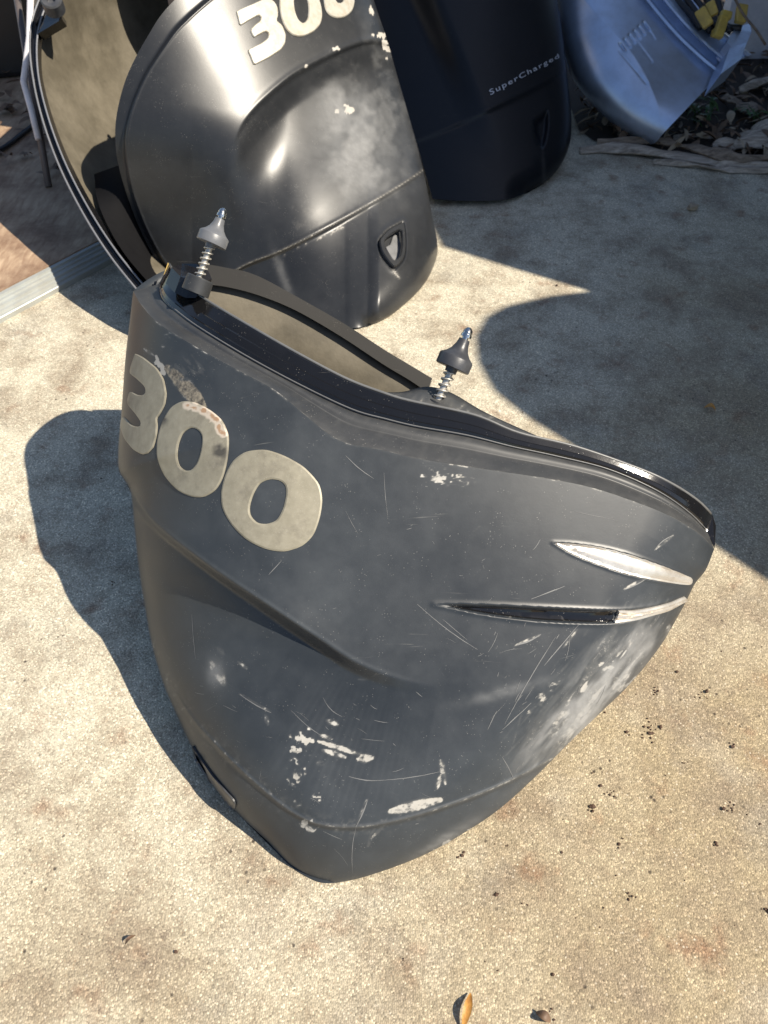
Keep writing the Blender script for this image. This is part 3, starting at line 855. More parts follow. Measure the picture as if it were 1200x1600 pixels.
# cut ends of the lip
def quad(name, q, mat, parent, th=0.0):
    q = np.asarray(q)
    nrm = np.cross(q[1] - q[0], q[3] - q[0]); nrm /= np.linalg.norm(nrm)
    a = q; b = q + nrm * (th or 0.002)
    return mesh(name, np.vstack([a, b]), [(0, 1, 2, 3), (7, 6, 5, 4), (0, 4, 5, 1), (1, 5, 6, 2), (2, 6, 7, 3), (3, 7, 4, 0)], mat, parent, False)
dd0 = float(dt1[0])
quad('cut_edge', [P(250, 450, dd0 - .004), P(256, 456, dd0 - .006), P(269, 418, dd0 - .003), P(263, 411, dd0)], M['yellow'], ROOT1)
dde = float(dt1[-1])
quad('lip_end', [P(1105, 833, dde - .001), P(1116, 856, dde - .01), P(1118, 822, dde + .004), P(1113, 806, dde + .008)], M['gloss'], ROOT1)

# raised boss for the right pin, behind the lip
BF = spl([(600, 614), (640, 625), (690, 637), (740, 648), (800, 672), (850, 687)], 40)
BBk = spl([(600, 613), (630, 612), (668, 604), (706, 614), (760, 645), (850, 686)], 40)
dbf = np.interp(BF[:, 0], C2[:, 0], dt1) + 0.019
rows = [P(BF[:, 0], BF[:, 1], dbf - .004), P(BF[:, 0] * .9 + BBk[:, 0] * .1, BF[:, 1] * .9 + BBk[:, 1] * .1 - 1, dbf), P(BF[:, 0] * .4 + BBk[:, 0] * .6, BF[:, 1] * .4 + BBk[:, 1] * .6, dbf + 0.022), P(BBk[:, 0], BBk[:, 1], dbf + 0.038), P(BBk[:, 0], BBk[:, 1] + 60, dbf + 0.045)]
grid('pin_boss', np.stack(rows), M['ledge'], ROOT1, False, True, {'wear': 0.4 * np.clip((fbm(RNG.rand(5, 40) * 100, RNG.rand(5, 40) * 100, 10) - .5) * 5, 0, 1), 'dust_sheen': np.full((5, 40), .25)})
# left boss: a block inside the rim corner
def prism(name, pxs, dn, df, down, mat, parent, bulge=0.0):
    """a block: top outline in photo position with depths, extruded down in metres along the rim axis"""
    t = np.array([P(x, y, d) for x, y, d in pxs])
    ax = np.array(down)
    b = t + ax
    n = len(t)
    F = [tuple(range(n)), tuple(range(n, 2 * n))[::-1]] + [(i, i + n, (i + 1) % n + n, (i + 1) % n) for i in range(n)]
    return mesh(name, np.vstack([t, b]), F, mat, parent, False)
PIN_UP = lambda dx, dy, dz: (np.array([1, 0, 0]) * dx + np.array([0, SP, CP]) * dy - np.array([0, CP, -SP]) * dz)
axL = PIN_UP(42, 100, 16); axR = PIN_UP(52, 118, 20)
axL /= np.linalg.norm(axL); axR /= np.linalg.norm(axR)
dbl = 1.17
o = prism('pin_boss', [(268, 418, dbl + .03), (284, 412, dbl + .045), (306, 412, dbl + .045), (326, 424, dbl + .03), (331, 436, dbl + .01), (316, 440, dbl - .0), (300, 440, dbl), (282, 432, dbl + .01)], 0, 0, -axL * 0.026, M['gloss'], ROOT1)
lathe('pin_boss', P(309, 446, dbl) - axL * 0.012, axL, [(0, 0.021), (0.022, 0.0205), (0.024, 0.019), (0.024, 0.006)], M['ledge'], ROOT1)
def pin(base, ax, s, parent, cap='rubber'):
    p = lathe('latch_pin', base, ax, [(-0.01, 0.0048 * s), (0.06 * s, 0.0048 * s)], M['spring'], parent, 16)
    p['label'] = 'latch pin with a sprung shank, black rubber bumper and bright tip'
    t = np.linspace(0, 1, 160)
    a = np.cross(ax, [0.3, 0.9, 0.1]); a /= np.linalg.norm(a); b = np.cross(ax, a)
    turns = 6
    hel = base + ax * (t * 0.052 * s)[:, None] + 0.0078 * s * (np.cos(t * turns * 2 * np.pi)[:, None] * a + np.sin(t * turns * 2 * np.pi)[:, None] * b)
    tube('spring', hel, 0.0013 * s, M['spring'], p, 6)
    k = s
    lathe('bumper', base + ax * 0.053 * s, ax, [(-0.006*k, 0.008*k), (0.0, 0.009*k), (0.0, 0.0235*k), (0.001*k, 0.0248*k), (0.0150*k, 0.0248*k), (0.0165*k, 0.0238*k), (0.021*k, 0.0175*k), (0.027*k, 0.0125*k), (0.035*k, 0.0092*k), (0.043*k, 0.0078*k), (0.0435*k, 0.004*k)], M[cap], p, 40)
    lathe('tip', base + ax * 0.0955 * s, ax, [(0, 0.0045*k), (0.0035*k, 0.0045*k), (0.0036*k, 0.0078*k), (0.008*k, 0.0076*k), (0.0085*k, 0.0066*k), (0.0105*k, 0.0066*k), (0.011*k, 0.0073*k), (0.015*k, 0.0055*k), (0.0175*k, 0.003*k), (0.0185*k, 0.0)], M['steel'], p, 24)
    return p
pin(P(682, 630, 1.115), axR, 1.02, ROOT1)
pin(P(312, 430, dbl), axL, 0.92, ROOT1, 'grey_rubber')
# collar the right pin sits in
lathe('pin_socket', P(684, 632, 1.113) - axR * 0.004, axR, [(0, 0.0155), (0.007, 0.015), (0.0075, 0.0125), (0.002, 0.0115), (0.002, 0.0)], M['ledge'], ROOT1)

# raised digits
z3 = lambda pts: [(150 + x / 2, 320 + y / 2) for x, y in pts]
D3 = z3([(124, 466), (137, 471), (150, 478), (190, 510), (212, 545), (221, 590), (216, 625), (202, 652), (191, 668), (193, 690), (190, 725), (180, 758), (163, 777), (145, 780), (118, 765), (90, 730), (77, 692), (80, 668), (90, 664), (112, 688), (130, 694), (141, 690), (140, 676), (122, 650), (102, 626), (99, 610), (105, 588), (112, 584), (130, 594), (148, 596), (157, 585), (153, 568), (130, 545), (107, 526), (110, 505)])
D0a = [z3([(270, 615), (310, 618), (355, 640), (395, 675), (415, 725), (412, 790), (398, 850), (375, 890), (340, 912), (300, 912), (255, 890), (215, 845), (193, 790), (193, 735), (208, 680), (235, 635)]), z3([(300, 697), (322, 705), (333, 725), (330, 765), (318, 805), (300, 828), (280, 830), (262, 815), (255, 785), (260, 745), (275, 712)])]
D0b = [z3([(470, 772), (530, 766), (590, 785), (650, 820), (695, 870), (707, 920), (700, 975), (680, 1030), (645, 1065), (590, 1083), (530, 1075), (470, 1045), (425, 1000), (397, 950), (392, 900), (405, 845), (430, 800)]), z3([(545, 858), (575, 862), (592, 878), (595, 905), (585, 950), (565, 985), (535, 997), (505, 993), (484, 970), (482, 940), (495, 900), (515, 870)])]
def torn(X, Y):
    d, s, p = sdist(X, Y, spl([(296, 634), (318, 641), (336, 654), (350, 676)], 30))
    t = np.clip(1.05 - d / 17, 0, 1) * (0.25 + 0.95 * fbm(X, Y, 7, 3, 4))
    smu = np.clip(1.1 - np.hypot((X - 345) / 22, (Y - 705) / 34), 0, 1) * np.clip(fbm(X, Y, 14, 3, 6) * 2.2 - .4, 0, 1)
    smu = np.maximum(smu, np.clip(1.0 - np.hypot((X - 258) / 14, (Y - 655) / 30), 0, 1) * np.clip(fbm(X, Y, 12, 3, 9) * 2 - .3, 0, 1))
    return {'torn': np.clip(t, 0, 1), 'smudge': smu}
raised('digit', [D3], FS, 0.0021, M['digit'], ROOT1, 1.4, 4, attrs_fn=torn, tens=0.22)
o = raised('digit', D0a, FS, 0.0021, M['digit'], ROOT1, 2.2, 4, attrs_fn=torn)
o['label'] = 'raised silver zero torn along its upper right edge'
raised('digit', D0b, FS, 0.0021, M['digit'], ROOT1, 2.6, 6, attrs_fn=torn)
# slashes
su = [tuple(p) for p in spl([(866, 848.5), (900, 850), (950, 858), (1000, 872), (1045, 888), (1080, 903), (1083, 908), (1075, 914), (1040, 910), (990, 900), (940, 884), (895, 866), (866, 848.5)], 36)[:-1]]
raised('slash_trim', [su], FS, 0.0026, M['silver'], ROOT1, 1.2, 4, dome=0.003)
sl = [(966, 953.5), (985, 953.5), (1005, 951.5), (1030, 946), (1050, 940), (1069, 932), (1072, 938), (1068, 942), (1045, 954), (1020, 962), (990, 970), (962, 974), (958, 972), (962, 962)]
raised('slash_trim', [sl], FS, 0.004, M['silver'], ROOT1, 1.2, 4, dome=0.002)
# gloss black insert lining the empty end of the lower slash
ins = [tuple(p) for p in spl([(700, 946.5), (780, 949), (860, 953), (930, 956), (957, 956), (954, 971), (900, 971), (830, 967), (760, 958), (715, 950), (700, 946.5)], 30)[:-1]]
raised('slash_insert', [ins], FS, 0.0012, M['gloss'], ROOT1, 1.2, 5)
# lock recess seen edge-on at the left
lk = spl([(301, 1166), (310, 1180), (332, 1212), (354, 1238), (366, 1252), (368, 1262), (362, 1263), (346, 1243), (324, 1214), (306, 1186)], 40)
def FSe(X, Y): return P(X, Y, front_depth(X, Y, False))
raised('lock_surround', [[tuple(p) for p in lk]], FSe, 0.0016, M['rubber'], ROOT1, 1.8, 4)

# hairline scratches: narrow ribbons lying on the panel
SV, SF = [], []
rs = np.random.RandomState(21)
def scratch(x0, y0, x1, y1, w, bend=0.0):
    n_ = max(4, int(math.hypot(x1 - x0, y1 - y0) / 7))
    t = np.linspace(0, 1, n_)
    L = math.hypot(x1 - x0, y1 - y0) + 1e-6
    nx, ny = -(y1 - y0) / L, (x1 - x0) / L
    k = 0.55 * bend * L * np.sin(np.pi * t) + rs.randn(n_) * 0.1
    x, y = x0 + (x1 - x0) * t + nx * k, y0 + (y1 - y0) * t + ny * k
    ww = w * (0.25 + 0.75 * np.sin(np.pi * np.clip(t, 0.03, 0.97)) ** 0.7) * rs.uniform(.6, 1.2, n_)
    A_ = FS(x + nx * ww, y + ny * ww); B_ = FS(x - nx * ww, y - ny * ww)
    up_ = normals_of(FS0, x, y) * 0.00035
    b = sum(len(q) for q in SV)
    SV.append(np.stack([A_ + up_, B_ + up_], 1).reshape(-1, 3))
    for i in range(n_ - 1):
        SF.append((b + 2*i, b + 2*i + 1, b + 2*i + 3, b + 2*i + 2))
for q in [(652, 944, 746, 1015, .55, .05), (692, 968, 730, 1000, .4, .0), (540, 712, 584, 748, .6, .06), (600, 738, 606, 808, .35, .03), (830, 936, 882, 916, .8, .0), (975, 922, 1013, 902, .9, .05), (1022, 860, 1052, 836, .9, -.15), (905, 975, 850, 1040, .8, .0), (868, 995, 788, 1132, .6, .02), (785, 1140, 830, 1098, .8, 0),
          (806, 1008, 845, 991, 1.4, .1), (575, 1248, 556, 1292, .9, -.05), (556, 1292, 551, 1365, .5, .08), (545, 1213, 600, 1219, .8, .1), (600, 1219, 690, 1205, .6, .04), (375, 1085, 424, 1114, .9, .05), (420, 898, 440, 876, .5, 0), (505, 1090, 535, 1120, .4, .2), (900, 800, 960, 812, .3, 0), (300, 960, 306, 1030, .4, .02), (455, 1110, 520, 1160, .4, .08)]:
    scratch(*q)
for i in range(130):
    r = rs.rand()
    if r < 0.25:
        x, y = rs.uniform(500, 1060), rs.uniform(745, 1330); a = rs.uniform(-1.2, 1.2)
    elif r < 0.8:
        x, y = rs.uniform(760, 1050), rs.uniform(975, 1230); a = rs.normal(-0.9, 0.25)
    else:
        x, y = rs.uniform(300, 640), rs.uniform(1050, 1340); a = rs.normal(0.4, 0.6)
    L = 6 + 34 * rs.rand() ** 3
    x1, y1 = x + L * math.cos(a), y + L * math.sin(a)
    dd, _, _ = sdist(np.array([x, x1]), np.array([y, y1]), np.vstack([LEFTC, BRC, spl(T0, 40)[::-1]]))
    if dd.min() < 14 or not inpoly(np.array([x1]), np.array([y1]), np.vstack([LEFTC, BRC, spl(T0, 40)[::-1]]))[0]: continue
    scratch(x, y, x1, y1, rs.uniform(.18, .5), rs.uniform(-.12, .12))
o = mesh('scratches', np.vstack(SV), SF, simple('pale_scratch', (0.17, 0.17, 0.168), 0.6), ROOT1)
o['kind'] = 'stuff'

# ------------------------------------------------------------------ SECOND COWLING (upright, behind)
ROOT2 = empty('outboard_cowling', G(560, 511), 'upright glossy black cowling behind the scuffed one with a lock shield near its lower edge', 'engine cowling', 'black outboard engine cowlings')
L2 = [(430, -140), (345, -65), (265, 8), (230, 58), (200, 115), (184, 170), (180, 215), (186, 262), (203, 318), (225, 372), (256, 424), (300, 462)]
T2p = [(430, -140), (490, -150), (545, -155)]
B2 = [(300, 462), (340, 470), (400, 482), (470, 503), (530, 513), (575, 510)]
R2 = [(545, -155), (565, -70), (584, 0), (604, 60), (624, 130), (644, 200), (661, 265), (674, 330), (683, 378), (682, 402), (668, 436), (645, 464), (610, 493), (575, 510)]
LC2 = spl(L2, 120); RC2 = spl(R2, 120)
ST2 = spl([(395, 300), (375, 255), (364, 222), (378, 190), (400, 165), (432, 136), (470, 109), (540, 73), (582, 62), (612, 70), (640, 90)], 90)
SE2 = spl([(340, 440), (385, 413), (440, 391), (520, 351), (600, 305), (640, 280), (672, 258)], 60)
YS2 = spl([(340, 262), (362, 224), (380, 190), (402, 164), (434, 135), (470, 109), (540, 74), (582, 63), (612, 70), (650, 92), (690, 120)], 60)
_b = np.vstack([spl(B2, 40)[:-1], spl(R2, 160)[::-1]])
_b = _b[(np.cumsum(np.r_[0, np.diff(_b[:, 0]) <= 0]) == 0)]
XB2, YB2 = _b[:, 0], _b[:, 1]; OFF2 = np.zeros(len(XB2))
def d2(X, Y, detail=True, clamp=True):
    X = np.asarray(X, float); Y = np.asarray(Y, float)
    c = X - 0.35 * Y
    d = 1.87 + 0.00115 * 0.00165 * np.clip(c - 140, 0, 900) ** 2 + 0.0011 * 0.00165 * np.clip(140 - c, 0, 300) ** 2
    d = d + 3.6e-4 * (Y - 330)
    dr, _, _ = sdist(X, Y, RC2)
    q = np.clip(1 - dr / 46, 0, 1)
    d = d + 0.05 * (1 - np.sqrt(np.clip(1 - q * q, 0, 1)))
    dl, _, pl = sdist(X, Y, LC2)
    if detail:
        w = np.interp(pl, [0, .3, .5, .62, .75, 1], [40, 34, 24, 15, 8, 8])
        d = d + 0.016 * (1 - sm(-3, 3, dl - w)) - 0.003 * np.exp(-((dl - w) / 3.0) ** 2)
        e = (Y - np.interp(X, YS2[:, 0], YS2[:, 1])) * np.interp(X, [360, 420, 540, 700], [0.62, 0.76, 0.9, 0.95])
        A_ = 0.038 * sm(352, 450, X) * (1 - 0.35 * sm(590, 680, X))
        d = d + A_ * (0.35 * sm(0, 7, e) + 0.65 * sm(0, 44, e)) * (1 - 0.92 * sm(40, 200, e)) - 0.004 * np.exp(-(e / 6) ** 2) * (A_ / .05)
        de, se, pe = sdist(X, Y, SE2)
        e2 = de * se
        d = d + 0.008 * sm(-1, 5, e2) * (1 - sm(70, 160, e2)) - 0.003 * np.exp(-(e2 / 2.6) ** 2)
        em = inpoly(X, Y, EMB2)
        dem, _, _ = sdist(X, Y, EMB2)
        d = d + np.where(em, 0.02 * sm(0, 9, dem), -0.003 * np.exp(-(dem / 5) ** 2))
        d = d + 0.004 * (fbm(X, Y, 120, 2, 5) - .5)
    yb = np.interp(X, XB2, YB2)
    d = d + np.interp(X, XB2, OFF2) * (1 - sm(-10, 300, yb - Y))
    return np.minimum(d, gdepth(X, Y, 0.002)) if clamp else d
EMB2 = spl([(591, 376), (605, 360), (622, 350), (631, 347), (634, 362), (635, 385), (632, 405), (622, 418), (614, 421), (602, 408), (593, 392), (591, 376)], 50)
OFF2 = np.clip(gdepth(XB2, YB2, 0.003) - d2(XB2, YB2, False, False) - 0.004, -0.35, 0.25)
OFF2 = np.convolve(np.pad(OFF2, 4, mode='edge'), np.ones(9) / 9, mode='valid')
S2 = lambda X, Y: P(X, Y, d2(X, Y))
g2 = coons(T2p, B2, L2, R2, easy(240, 0.6), easy(260, 0.3))
GX, GY = g2[..., 0], g2[..., 1]
W2 = np.zeros(GX.shape)
for i, p in enumerate([(545, 170, 10, 9, 0, 1, .48, 6, 1), (527, 175, 4, 4, 0, 1, .45, 5, 2), (605, 75, 7, 22, -.2, 1, .47, 6, 3), (590, 55, 10, 5, 0, 1, .48, 5, 4), (522, 78, 9, 4, -.3, 1, .42, 5, 5), (581, 18, 4, 9, -.3, 1, .45, 6, 6), (470, 108, 14, 4, -.5, .8, .5, 6, 7), (440, 425, 8, 40, -.4, .16, .5, 7, 8, 2), (480, 340, 30, 40, 0, .14, .58, 6, 9), (505, 370, 70, 4, -.45, .5, .52, 8, 10)]):
    patchw(GX, GY, W2, *p)
stroke(GX, GY, W2, 612, 420, 625, 436, 3, .6, .4)
de, se, pe = sdist(GX, GY, SE2)
W2 = np.maximum(W2, .45 * np.exp(-(de / 1.8) ** 2))
Dd = 0.75 * np.exp(-((GX - 565) / 75) ** 2 - ((GY - 215) / 90) ** 2) * np.clip(fbm(GX, GY, 60, 4, 3) * 2.6 - .75, 0, 1) + 0.04 * np.exp(-((GX - 480) / 120) ** 2 - ((GY - 90) / 60) ** 2) + 0.08 * (GY > 250) * np.clip(fbm(GX, GY, 50, 4, 6) * 2 - .7, 0, 1) + 0.07 * sm(400, 500, GY)
Sm2 = np.exp(-((GX - 565 - (GY - 215) * .1) / 62) ** 4 - ((GY - 215) / 95) ** 4) * sm(0.42, 0.66, fbm(GX, GY, 55, 4, 3)) * 0.62
Sm2 = np.maximum(Sm2, 0.3 * np.exp(-((GX - 600) / 60) ** 2 - ((GY - 150) / 110) ** 2) * sm(.45, .7, fbm(GX, GY, 30, 4, 13)))
Sm2 = np.maximum(Sm2, 0.4 * np.exp(-((GX - 440 - (GY - 425) * .35) / 7) ** 2 - ((GY - 432) / 34) ** 2))
grid('side_panel', S2(GX, GY), M['panel2'], ROOT2, True, True, {'wear': np.clip(W2, 0, 1), 'dust_sheen': Dd, 'smear': Sm2}, g2.reshape(-1, 2) / 1000)
loop = np.vstack([g2[:, 0], g2[-1, 1:], g2[::-1, -1][1:]])
skirt('back_panel', np.c_[loop, d2(loop[:, 0], loop[:, 1])], (440, 200), M['panel2'], ROOT2, ((0.998, .02), (0.97, .06), (0.9, .15), (0.84, .26)))
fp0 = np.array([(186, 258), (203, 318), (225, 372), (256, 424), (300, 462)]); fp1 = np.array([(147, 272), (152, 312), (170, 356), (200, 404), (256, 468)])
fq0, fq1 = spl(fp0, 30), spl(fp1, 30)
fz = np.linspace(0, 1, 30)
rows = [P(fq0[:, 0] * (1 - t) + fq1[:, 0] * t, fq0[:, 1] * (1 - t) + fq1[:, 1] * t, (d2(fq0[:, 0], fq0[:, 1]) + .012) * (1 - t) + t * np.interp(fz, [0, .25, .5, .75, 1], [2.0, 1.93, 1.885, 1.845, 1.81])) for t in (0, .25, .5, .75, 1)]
grid('far_panel_or_shade', np.stack(rows), simple('shade_black', (0.008, 0.008, 0.009), 0.8, spec=0.08), ROOT2, False)  # dark sheet added where only shade lies on the tan lining
z6 = lambda pts: [(320 + x / 3.75, y / 3.75) for x, y in pts]
E3 = z6([(183, 70), (230, 46), (280, 25), (340, -2), (385, -2), (410, 18), (425, 50), (427, 95), (418, 122), (450, 150), (472, 205), (468, 255), (440, 296), (370, 342), (290, 382), (278, 365), (262, 325), (250, 297), (290, 275), (330, 255), (366, 227), (371, 198), (355, 187), (320, 203), (285, 222), (275, 205), (265, 178), (290, 150), (322, 125), (326, 105), (312, 92), (260, 120), (205, 152), (193, 110)])
E0a = [z6([(436, 0), (436, 50), (450, 120), (480, 180), (520, 210), (570, 215), (630, 190), (670, 150), (685, 100), (680, 40), (660, -20), (620, -70), (560, -92), (490, -82), (445, -45)]), z6([(520, 0), (525, 60), (545, 115), (575, 138), (600, 110), (605, 50), (595, -10), (570, -40), (535, -35)])]
E0b = [z6([(694, -20), (702, 50), (727, 90), (770, 108), (820, 100), (860, 65), (875, 10), (865, -60), (820, -120), (750, -130), (705, -90)]), z6([(757, -40), (763, 0), (783, 22), (808, 10), (818, -30), (805, -70), (775, -78)])]
S2s = lambda X, Y: P(X, Y, d2(X, Y) )
raised('digit', [E3], S2s, 0.004, M['digit2'], ROOT2, 1.3, 4, tens=0.2)
raised('digit', E0a, S2s, 0.004, M['digit2'], ROOT2, 1.3, 5)
raised('digit', E0b, S2s, 0.004, M['digit2'], ROOT2, 1.3, 5)
sh = raised('lock_shield', [[(593, 376), (606, 361), (622, 352), (630, 350), (632, 365), (633, 385), (630, 403), (621, 415), (614, 418), (603, 406), (595, 392)], [(600, 378), (610, 368), (620, 362), (626, 362), (627, 385), (624, 400), (618, 407), (613, 408), (606, 398), (601, 388)]],
            lambda X, Y: P(X, Y, d2(X, Y, False)), 0.006, M['panel2'], ROOT2, 1.2, 3)
raised('lock_plate', [[(601, 388), (608, 384), (612, 372), (617, 368), (622, 374), (627, 388), (626, 402), (619, 409), (613, 409), (607, 400)]], lambda X, Y: P(X, Y, d2(X, Y)), 0.006, simple('grey_lock_plate', (0.22, 0.22, 0.22), 0.35, 0.4), ROOT2, 1.0, 3)

_d = np.array([-0.026, 0.107, 0.04])
pin(np.array([-0.536, 2.097, 0.459]) + _d * 0.1, _d / np.linalg.norm(_d), 1.0, ROOT2)

# ------------------------------------------------------------------ THIRD COWLING (in shade)
ROOT3 = empty('outboard_cowling', G(780, 312), 'deep black shaded cowling with small SuperCharged lettering beside the silver cowling', 'engine cowling', 'black outboard engine cowlings')
T3 = [(545, -120), (700, -140), (858, -120)]
L3 = [(545, -120), (580, -10), (618, 110), (650, 220), (676, 311)]
B3 = [(676, 311), (730, 314), (790, 312), (825, 301)]
R3 = [(858, -120), (868, -20), (878, 50), (888, 130), (893, 185), (890, 225), (876, 258), (852, 284), (825, 301)]
RC3 = spl(R3, 90); LC3 = spl(L3, 60)
SE3 = spl([(630, 225), (665, 214), (740, 183), (800, 155), (850, 130), (895, 106)], 60)
EM3 = spl([(832, 190), (846, 178), (857, 172), (858, 200), (852, 228), (844, 232), (834, 214), (832, 190)], 40)
def d3(X, Y, detail=True):
    X = np.asarray(X, float); Y = np.asarray(Y, float)
    c = X - 0.2 * Y
    d = 2.38 + 2.2e-6 * np.clip(c - 640, -200, 900) ** 2
    dr, _, _ = sdist(X, Y, RC3)
    q = np.clip(1 - dr / 40, 0, 1)
    d = d + 0.06 * (1 - np.sqrt(np.clip(1 - q * q, 0, 1)))
    if detail:
        # rounded shoulder catching the sky at the upper left
        e = (X - (668 + 0.42 * Y))
        d = d + 0.05 * sm(-26, 34, -e) * sm(260, 60, Y)
        de, se, pe = sdist(X, Y, SE3)
        d = d + 0.006 * sm(-1, 4, de * se) - 0.002 * np.exp(-(de / 2.2) ** 2)
        em = inpoly(X, Y, EM3); dem, _, _ = sdist(X, Y, EM3)
        d = d + np.where(em, 0.02 * sm(0, 8, dem), 0)
    return np.minimum(d, gdepth(X, Y, 0.002))
S3 = lambda X, Y: P(X, Y, d3(X, Y))
g3 = coons(T3, B3, L3, R3, easy(150, 0.5), easy(150, 0.3))
GX, GY = g3[..., 0], g3[..., 1]
W3 = np.zeros(GX.shape)
stroke(GX, GY, W3, 848, 232, 851, 300, 3, .22, .5)
grid('side_panel', S3(GX, GY), M['panel3'], ROOT3, True, True, {'wear': W3, 'dust_sheen': 0.03 + 0 * GX})
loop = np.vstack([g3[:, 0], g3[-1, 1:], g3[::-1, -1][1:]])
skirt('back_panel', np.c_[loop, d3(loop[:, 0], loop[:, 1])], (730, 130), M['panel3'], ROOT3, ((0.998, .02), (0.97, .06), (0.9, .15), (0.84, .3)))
fc = bpy.data.curves.new('lettering', 'FONT')
fc.body = 'SuperCharged'; fc.size = 1; fc.space_character = 1.25; fc.offset = 0.004; fc.resolution_u = 3
fo = bpy.data.objects.new('lettering', fc); COL.objects.link(fo)
bpy.context.view_layer.update()
tm = bpy.data.meshes.new_from_object(fo.evaluated_get(bpy.context.evaluated_depsgraph_get()))
co = np.array([v.co[:] for v in tm.vertices]); ff = [list(p.vertices) for p in tm.polygons]
bpy.data.objects.remove(fo); bpy.data.meshes.remove(tm)
wx = co[:, 0].max(); a, b = np.array([766, 149.]), np.array([874, 90.])
size = np.interp(co[:, 0] / wx, [0, 1], [12.5, 9.5])
tx = a + (b - a) * (co[:, 0:1] / wx) ** 0.98 + np.array([[-0.32, -0.95]]) * (co[:, 1] * size)[:, None]
tp = P(tx[:, 0], tx[:, 1], d3(tx[:, 0], tx[:, 1]) - 0.003)
mesh('lettering', tp, ff, simple('pale_lettering', (0.55, 0.56, 0.6), 0.4, 0.2), ROOT3, False)

# ------------------------------------------------------------------ TAN-LINED COWLING at the left
ROOT4 = empty('outboard_cowling', G(215, 445), 'cowling shell lying open at the left and showing its dusty tan lining', 'engine cowling', 'black outboard engine cowlings')
ARC = [(380, -360), (255, -250), (150, -120), (100, -50), (72, -5), (56, 40), (53, 85), (60, 140), (78, 205), (104, 270), (140, 338), (178, 396), (219, 447), (262, 496), (300, 545)]
na = 110
AR = spl(ARC, na)
ad = np.interp(AR[:, 1], [-360, -120, 20, 250, 447, 600], [2.2, 2.06, 2.0, 1.95, 1.86, 1.83])
ad = np.minimum(ad, gdepth(AR[:, 0], AR[:, 1], 0.012))
def tanrow(k):
    """k 0 at the open edge .. 1 deep inside, hidden behind the upright cowling"""
    x = AR[:, 0] + k * np.interp(AR[:, 1], [-120, 447], [330, 150]); y = AR[:, 1] + k * np.interp(AR[:, 1], [-120, 200, 447], [50, -20, -120])
    dep = ad + 0.5 * np.sin(k * 1.45) * np.interp(AR[:, 1], [-120, 300, 447, 545], [1, 0.95, 1.0, 1.0])
    dep = np.minimum(dep, gdepth(x, y, 0.006 + 0.02 * k))
    return P(x, y, dep)
rows = [tanrow(k) for k in np.linspace(0.02, 1, 40)]
grid('inner_lining', np.stack(rows), M['tan'], ROOT4, False)
outer = [r + np.array([-0.02, 0.02, -0.004]) for r in rows]
outer = [np.c_[r[:, :2], np.maximum(r[:, 2], 0.002)] for r in outer]
grid('outer_panel', np.stack(outer), M['panel2'], ROOT4, True)
def arcoff(o, dd):
    t = np.gradient(AR, axis=0); t /= np.linalg.norm(t, axis=1, keepdims=True)
    nn = np.stack([t[:, 1], -t[:, 0]], -1)      # to the right of travel
    nn *= np.sign(nn[:, :1] + 1e-9) if False else 1
    w = np.interp(AR[:, 1], [-100, 30, 120, 447], [20, 15, 10, 15])
    q = AR - nn * (o * w)[:, None] if np.ndim(o) else AR + np.stack([np.abs(nn[:, 0]), np.sign(nn[:, 0]) * nn[:, 1]], -1) * (o * w)[:, None]
    return P(q[:, 0], q[:, 1], ad + dd)
rr = [arcoff(-0.55, .03), arcoff(-0.55, .004), arcoff(-0.45, 0.0), arcoff(-0.2, 0.0), arcoff(-0.12, .008), arcoff(0.22, .010), arcoff(0.3, 0.0), arcoff(0.42, -0.002), arcoff(0.5, 0.006), arcoff(0.9, 0.02), arcoff(1.0, 0.03)]
o = grid('rim_lip', np.stack(rr), M['gloss'], ROOT4, True)
o.data.set_sharp_from_angle(angle=math.radians(40))
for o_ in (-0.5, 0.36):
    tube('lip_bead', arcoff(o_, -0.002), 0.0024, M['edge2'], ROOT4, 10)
# bracket with a round pin seat near the top of its rim
bd = 1.985
br = prism('pin_bracket', [(60, 52, bd), (97, 30, bd - .03), (96, 22, bd - .02), (86, 12, bd + .0), (62, 20, bd + .03), (56, 38, bd + .02)], 0, 0, (0.0, 0.02, -0.022), M['gloss'], ROOT4)
lathe('pin_seat', P(84, 10, bd - .03), (0.1, -0.5, 0.8), [(-.01, 0.026), (0.02, 0.026), (0.024, 0.023), (0.024, 0.012), (0.014, 0.010), (0.012, 0.0)], M['rubber'], ROOT4)

# ------------------------------------------------------------------ SILVER COWLING at the top right
ROOT5 = empty('silver_cowling', G(1010, 226), 'silver engine cowling with louvre slots lying on bark at the top right', 'engine cowling')
T5 = [(860, 20), (900, -30), (960, -60), (1005, -10)]
L5 = [(860, 20), (880, 80), (896, 124), (930, 168), (965, 200), (998, 220), (1012, 226)]
B5 = [(1012, 226), (1022, 224), (1028, 219), (1032, 213)]
R5 = [(1005, -10), (1030, 24), (1060, 58), (1095, 90), (1126, 116), (1100, 142), (1070, 173), (1032, 213)]
LC5 = spl([(880, 0), (884, 60)] + L5[2:] + B5[1:], 90)
RIDGE = spl([(880, -40), (940, 30), (985, 80), (1010, 120), (1026, 160), (1032, 190), (1034, 214)], 70)
LX5 = spl([(862, -60), (868, 0), (880, 70), (897, 124), (930, 168), (965, 200), (1000, 222), (1014, 232)], 60)
